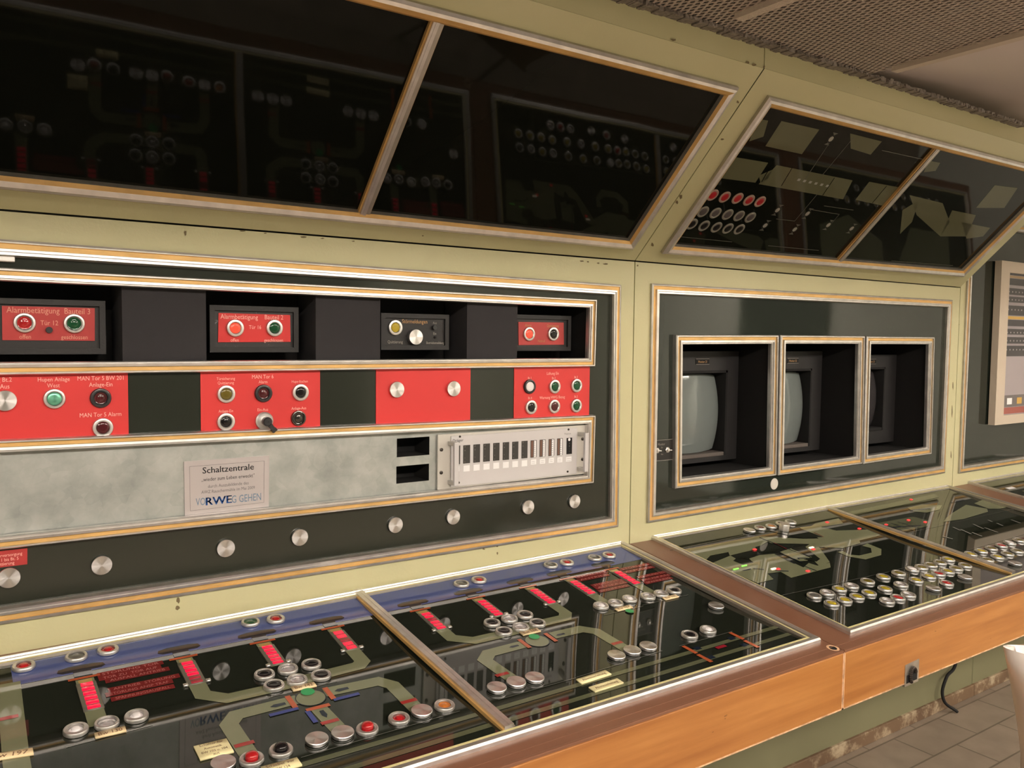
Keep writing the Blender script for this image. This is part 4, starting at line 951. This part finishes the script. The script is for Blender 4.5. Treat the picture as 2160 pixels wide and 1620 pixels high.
for q in ([(1420,885),(1690,1010)],[(1700,1045),(1850,1100)],[(1380,910),(1600,1020)],[(1650,970),(1640,955),(1760,960)],[(1920,830),(2010,850)]): Lb.path(c2(q),.004,M_NAVY,zt+.0009)
for q in ([(1130,1075),(1250,1085)],[(1380,1100),(1530,1105)],[(1010,1100),(1100,1080)]): Lb.path(c2(q),.005,M_NAVY,zt+.0009)
tri(Rb,c4([(1350,545),(1500,455),(1740,500),(1750,535),(1480,615),(1240,650),(1280,600)]),T)
tri(Rb,c4([(1590,440),(1740,385),(1990,480),(1880,500),(1760,500)]),T)
tri(Rb,c4([(480,665),(900,590),(1090,640),(1060,700),(740,775),(640,745)]),M_TAN2)
tri(Rb,c4([(830,490),(1000,450),(1230,460),(1200,510),(1050,545),(900,530)]),T)
tri(Rb,c4([(120,545),(1150,330),(1190,370),(230,575)]),M_TAN2)
for q in ([(560,680),(830,770)],[(640,665),(900,745)],[(720,650),(960,720)],[(560,720),(1000,690)],[(560,740),(760,700)],[(860,520),(1090,500)],[(1330,430),(1480,400)]): Rb.path(c4(q),.007,M_NAVY,zt+.0004)
Rb.path(c4([(860,770),(2160,480)]),.0018,M_LINE,zt+.0004); Rb.path(c4([(1420,1000),(2160,790)]),.0018,M_LINE,zt+.0004); Lb.path(c4([(-840,1540-5.4*0),(640,1215),(1300,1040)]),.0018,M_LINE,zt+.0004)
M_GTX=mat('mimic_grey_marks',(.20,.20,.185),.1)
for a,c in [((1350,710),(1440,750)),((1440,735),(1560,790)),((1570,770),(1680,815)),((1580,675),(1700,730)),((1710,715),(1860,770)),((1850,665),(1920,695)),((2010,625),(2120,665)),((1230,815),(1350,845)),((1750,630),(1800,650))]: Rb.path(c4([a,c]),.008,M_GTX,zt+.0004)
Lb.build('mimic_panel',dB); Rb.build('mimic_panel',dB)
def dot(pts,m,nm,w=.012,h=.008):
    u,v=pts; pb=PB(DG,[]); pb.box(u-w/2,u+w/2,v-h/2,v+h/2,-.001,.0022,m,.001); pb.build(nm,dB)
for x,y in [(1145,860),(1412,1082),(1750,1105),(1812,858),(1970,550)]: dot(c2([(x,y)])[0],M_LRED,'red_lamp')
for x,y in [(1360,1080),(1790,838)]: dot(c2([(x,y)])[0],M_LWHT,'white_lamp',.020,.007)
for x,y in [(1025,1045),(930,1082)]: dot(c2([(x,y)])[0],M_LGRN,'green_lamp',.022,.004)
for x,y in [(285,730),(590,685),(845,632),(1035,655),(875,398)]: dot(c4([(x,y)])[0],M_LRED,'red_lamp')
def BB(L,off,sc_=5.4):
    for x,y,c in L:
        X,Y=off[0]+x/sc_,off[1]+y/sc_
        if c=='disc': blank(dB,DG,X,Y,h=.0070)
        else: button(dB,DG,X,Y,c,'flat' if c!='clear' else 'dish',h=.009,ri=.0124)
BB([(637,832,'grey'),(785,797,'clear'),(925,755,'yellow'),(1063,720,'clear'),(1245,668,'olive'),(1425,617,'yellow'),(1598,576,'olive'),
    (835,920,'yellow'),(985,880,'yellow'),(1125,842,'yellow'),(1262,800,'yellow'),(1445,752,'yellow'),(1625,706,'clear'),(1798,655,'yellow'),(1945,612,'yellow'),
    (1468,890,'clear'),(1590,855,'red'),(1710,820,'clear'),(1993,750,'disc')],(1600,1100))
BB([(890,1180,'white'),(995,1158,'olive'),(1100,1133,'olive'),(1205,1103,'olive'),(1300,1068,'yellow'),(1190,1230,'red'),(1295,1203,'yellow'),(1392,1170,'olive'),(1493,1137,'olive'),(1280,1338,'red'),(1490,1270,'disc'),
    (1555,1008,'yellow'),(1675,973,'yellow'),(1790,943,'olive'),(1905,912,'red'),(2000,880,'white'),(2105,850,'olive'),(1745,1072,'olive'),(1860,1038,'yellow'),(1975,1004,'olive'),(2085,972,'olive'),(2060,1115,'disc')],(1760,980))
BB([(1085,632,'disc'),(1207,600,'dred'),(1335,583,'orange'),(1450,553,'dred'),(1555,535,'grey')],(1380,1000))
u,v=P(1380+1475/5.4,1000+640/5.4)
link('push_button',mesh(lathe([(.0165,0),(.0165,.020),(.0155,.022),(0,.022)],28),'push_button',[M_ALU],30),dB,DG.at(u,v,0))['label']='tall silver knob'
# metal socket box let into the wood under desk B
pw=Plane((0,YE,0),(1,0,0),(0,0,1))
Q=[pw.p(1906,1449),pw.p(1935,1436),pw.p(1937,1389),pw.p(1908,1403)]
pb=PB(pw,[]); pb.quadbox(Q,-.004,.0025,M_ALUD); bmesh.ops.recalc_face_normals(pb.bm,faces=pb.bm.faces)
I=inset(Q,.007); pb.quadbox([I[0],I[1],(I[2][0],I[2][1]-.02),(I[3][0],I[3][1]-.02)],.002,.003,M_BLK); pb.build('latch_plate',dB)
cx_=sum(p[0] for p in Q)/4; cz_=sum(p[1] for p in Q)/4
bm=bmesh.new(); 
for i in range(15):
    a0=math.pi*(.1+.9*i/14)*1.3; 
    r_=bmesh.ops.create_uvsphere(bm,u_segments=8,v_segments=6,radius=.0045)
    for q_ in r_['verts']: q_.co+=Vector((cx_+.012*math.cos(a0),YE-.006,cz_+.018*math.sin(a0)-.004))
o=link('latch_hook',mesh(bm,'latch_hook',[M_SCREW]),dB,Matrix.Identity(4))
# ---- desk C
pb=pC[0]; tri(pb,[(3.75,-.15),(4.3,-.15),(4.3,-.30),(4.0,-.42),(3.75,-.35)],T); tri(pb,[(4.4,-.12),(5.0,-.12),(5.0,-.4),(4.6,-.4)],T)
u,v=P(2132,1029); pb.rect(u-.03,u+.03,v-.010,v+.010,M_WHITE,zt); pb.build('mimic_panel',dC)
for k in range(12): button(dC,DG,0,0,'yellow','nub',ri=.0118,uv=(3.9+.09*k,-.50))
for k in range(12): button(dC,DG,0,0,'olive','nub',ri=.0118,uv=(3.9+.09*k,-.57))
# black cable hanging below desk B
bm=bmesh.new(); cu=bpy.data.curves.new('cable','CURVE'); cu.dimensions='3D'; sp=cu.splines.new('BEZIER')
pts=[(2.985,-.145,.60),(2.94,-.15,.30),(2.93,-.145,.02),(2.99,-.20,.006)]
ob=None
py=Plane((0,-.14,0),(1,0,0),(0,0,1))
L=[py.p(2013,1408),py.p(1996,1430),py.p(1990,1475)]
z0=L[-1][1]; pts=[(L[0][0]+.02,-.14,L[0][1]+.05),(L[0][0],-.14,L[0][1]),(L[1][0],-.14,L[1][1]),(L[2][0],-.14,max(.006,L[2][1])),(L[2][0]+.05,-.17,.006)]
sp.bezier_points.add(len(pts)-1)
for bp_,p in zip(sp.bezier_points,pts): bp_.co=p; bp_.handle_left_type=bp_.handle_right_type='AUTO'
cu.bevel_depth=.006; cu.bevel_resolution=3
t_o=bpy.data.objects.new('t',cu); C.objects.link(t_o); me=bpy.data.meshes.new_from_object(t_o.evaluated_get(bpy.context.evaluated_depsgraph_get())); bpy.data.objects.remove(t_o); me.materials.clear(); me.materials.append(M_BLK)
bm.free()
tag(link('power_cable',me),'thin black cable hanging from the middle desk down to the floor','cable')
# ------------------------------------------------------------------ white chair at the right
M_CHAIR=mat('white_plastic',(.86,.78,.74),.35,coat=.2)
def sheet(fn,nu,nv,th,name,parent,m):
    bm=bmesh.new(); g=[[bm.verts.new(fn(i/nu,j/nv)) for j in range(nv+1)] for i in range(nu+1)]
    for i in range(nu):
        for j in range(nv): bm.faces.new((g[i][j],g[i+1][j],g[i+1][j+1],g[i][j+1])).smooth=True
    bmesh.ops.recalc_face_normals(bm,faces=bm.faces)
    bmesh.ops.solidify(bm,geom=bm.faces[:],thickness=th)
    for f in bm.faces: f.smooth=True
    return link(name,mesh(bm,name,[m],50),parent,CH)
CH=Matrix.Translation((2.0,-1.125,0))@Matrix.Rotation(R(204.8),4,'Z')
ch=root('plastic_chair',(2.0,-1.125,0),'white moulded plastic chair standing in front of the middle desk, cut off by the frame','chair')
def back(s,t):
    a=(s*2-1); hw=.215*(1-.30*max(0,t-.35)**1.4)*(1 if t<.80 else math.sqrt(max(.0,1-((t-.80)/.205)**2.4)))
    x=a*hw; y=-.16-.05*t**1.5+.10*(a*a)*(.35+.5*t); return (x,y,.46+.325*t)
sheet(back,20,22,.022,'backrest',ch,M_CHAIR)
sheet(lambda s,t:((s*2-1)*.215*(1-.08*t),-.16+.40*t,.455+.02*(s*2-1)**2-.015*math.sin(t*3.14)-(.03*max(0,t-.8)*5)),16,14,.02,'seat',ch,M_CHAIR)
for sx_,sy_ in ((-1,-1),(1,-1),(-1,1),(1,1)):
    bm=lathe([(.013,0),(.012,.45)],12); Mx=CH@Matrix.Translation((sx_*.20,sy_*.17+.03,0)); bm2=bm
    for q in bm.verts: q.co.x-=sx_*.05*(q.co.z/.45); q.co.y-=sy_*.05*(q.co.z/.45)
    link('leg',mesh(bm,'leg',[M_ALU]),ch,Mx)
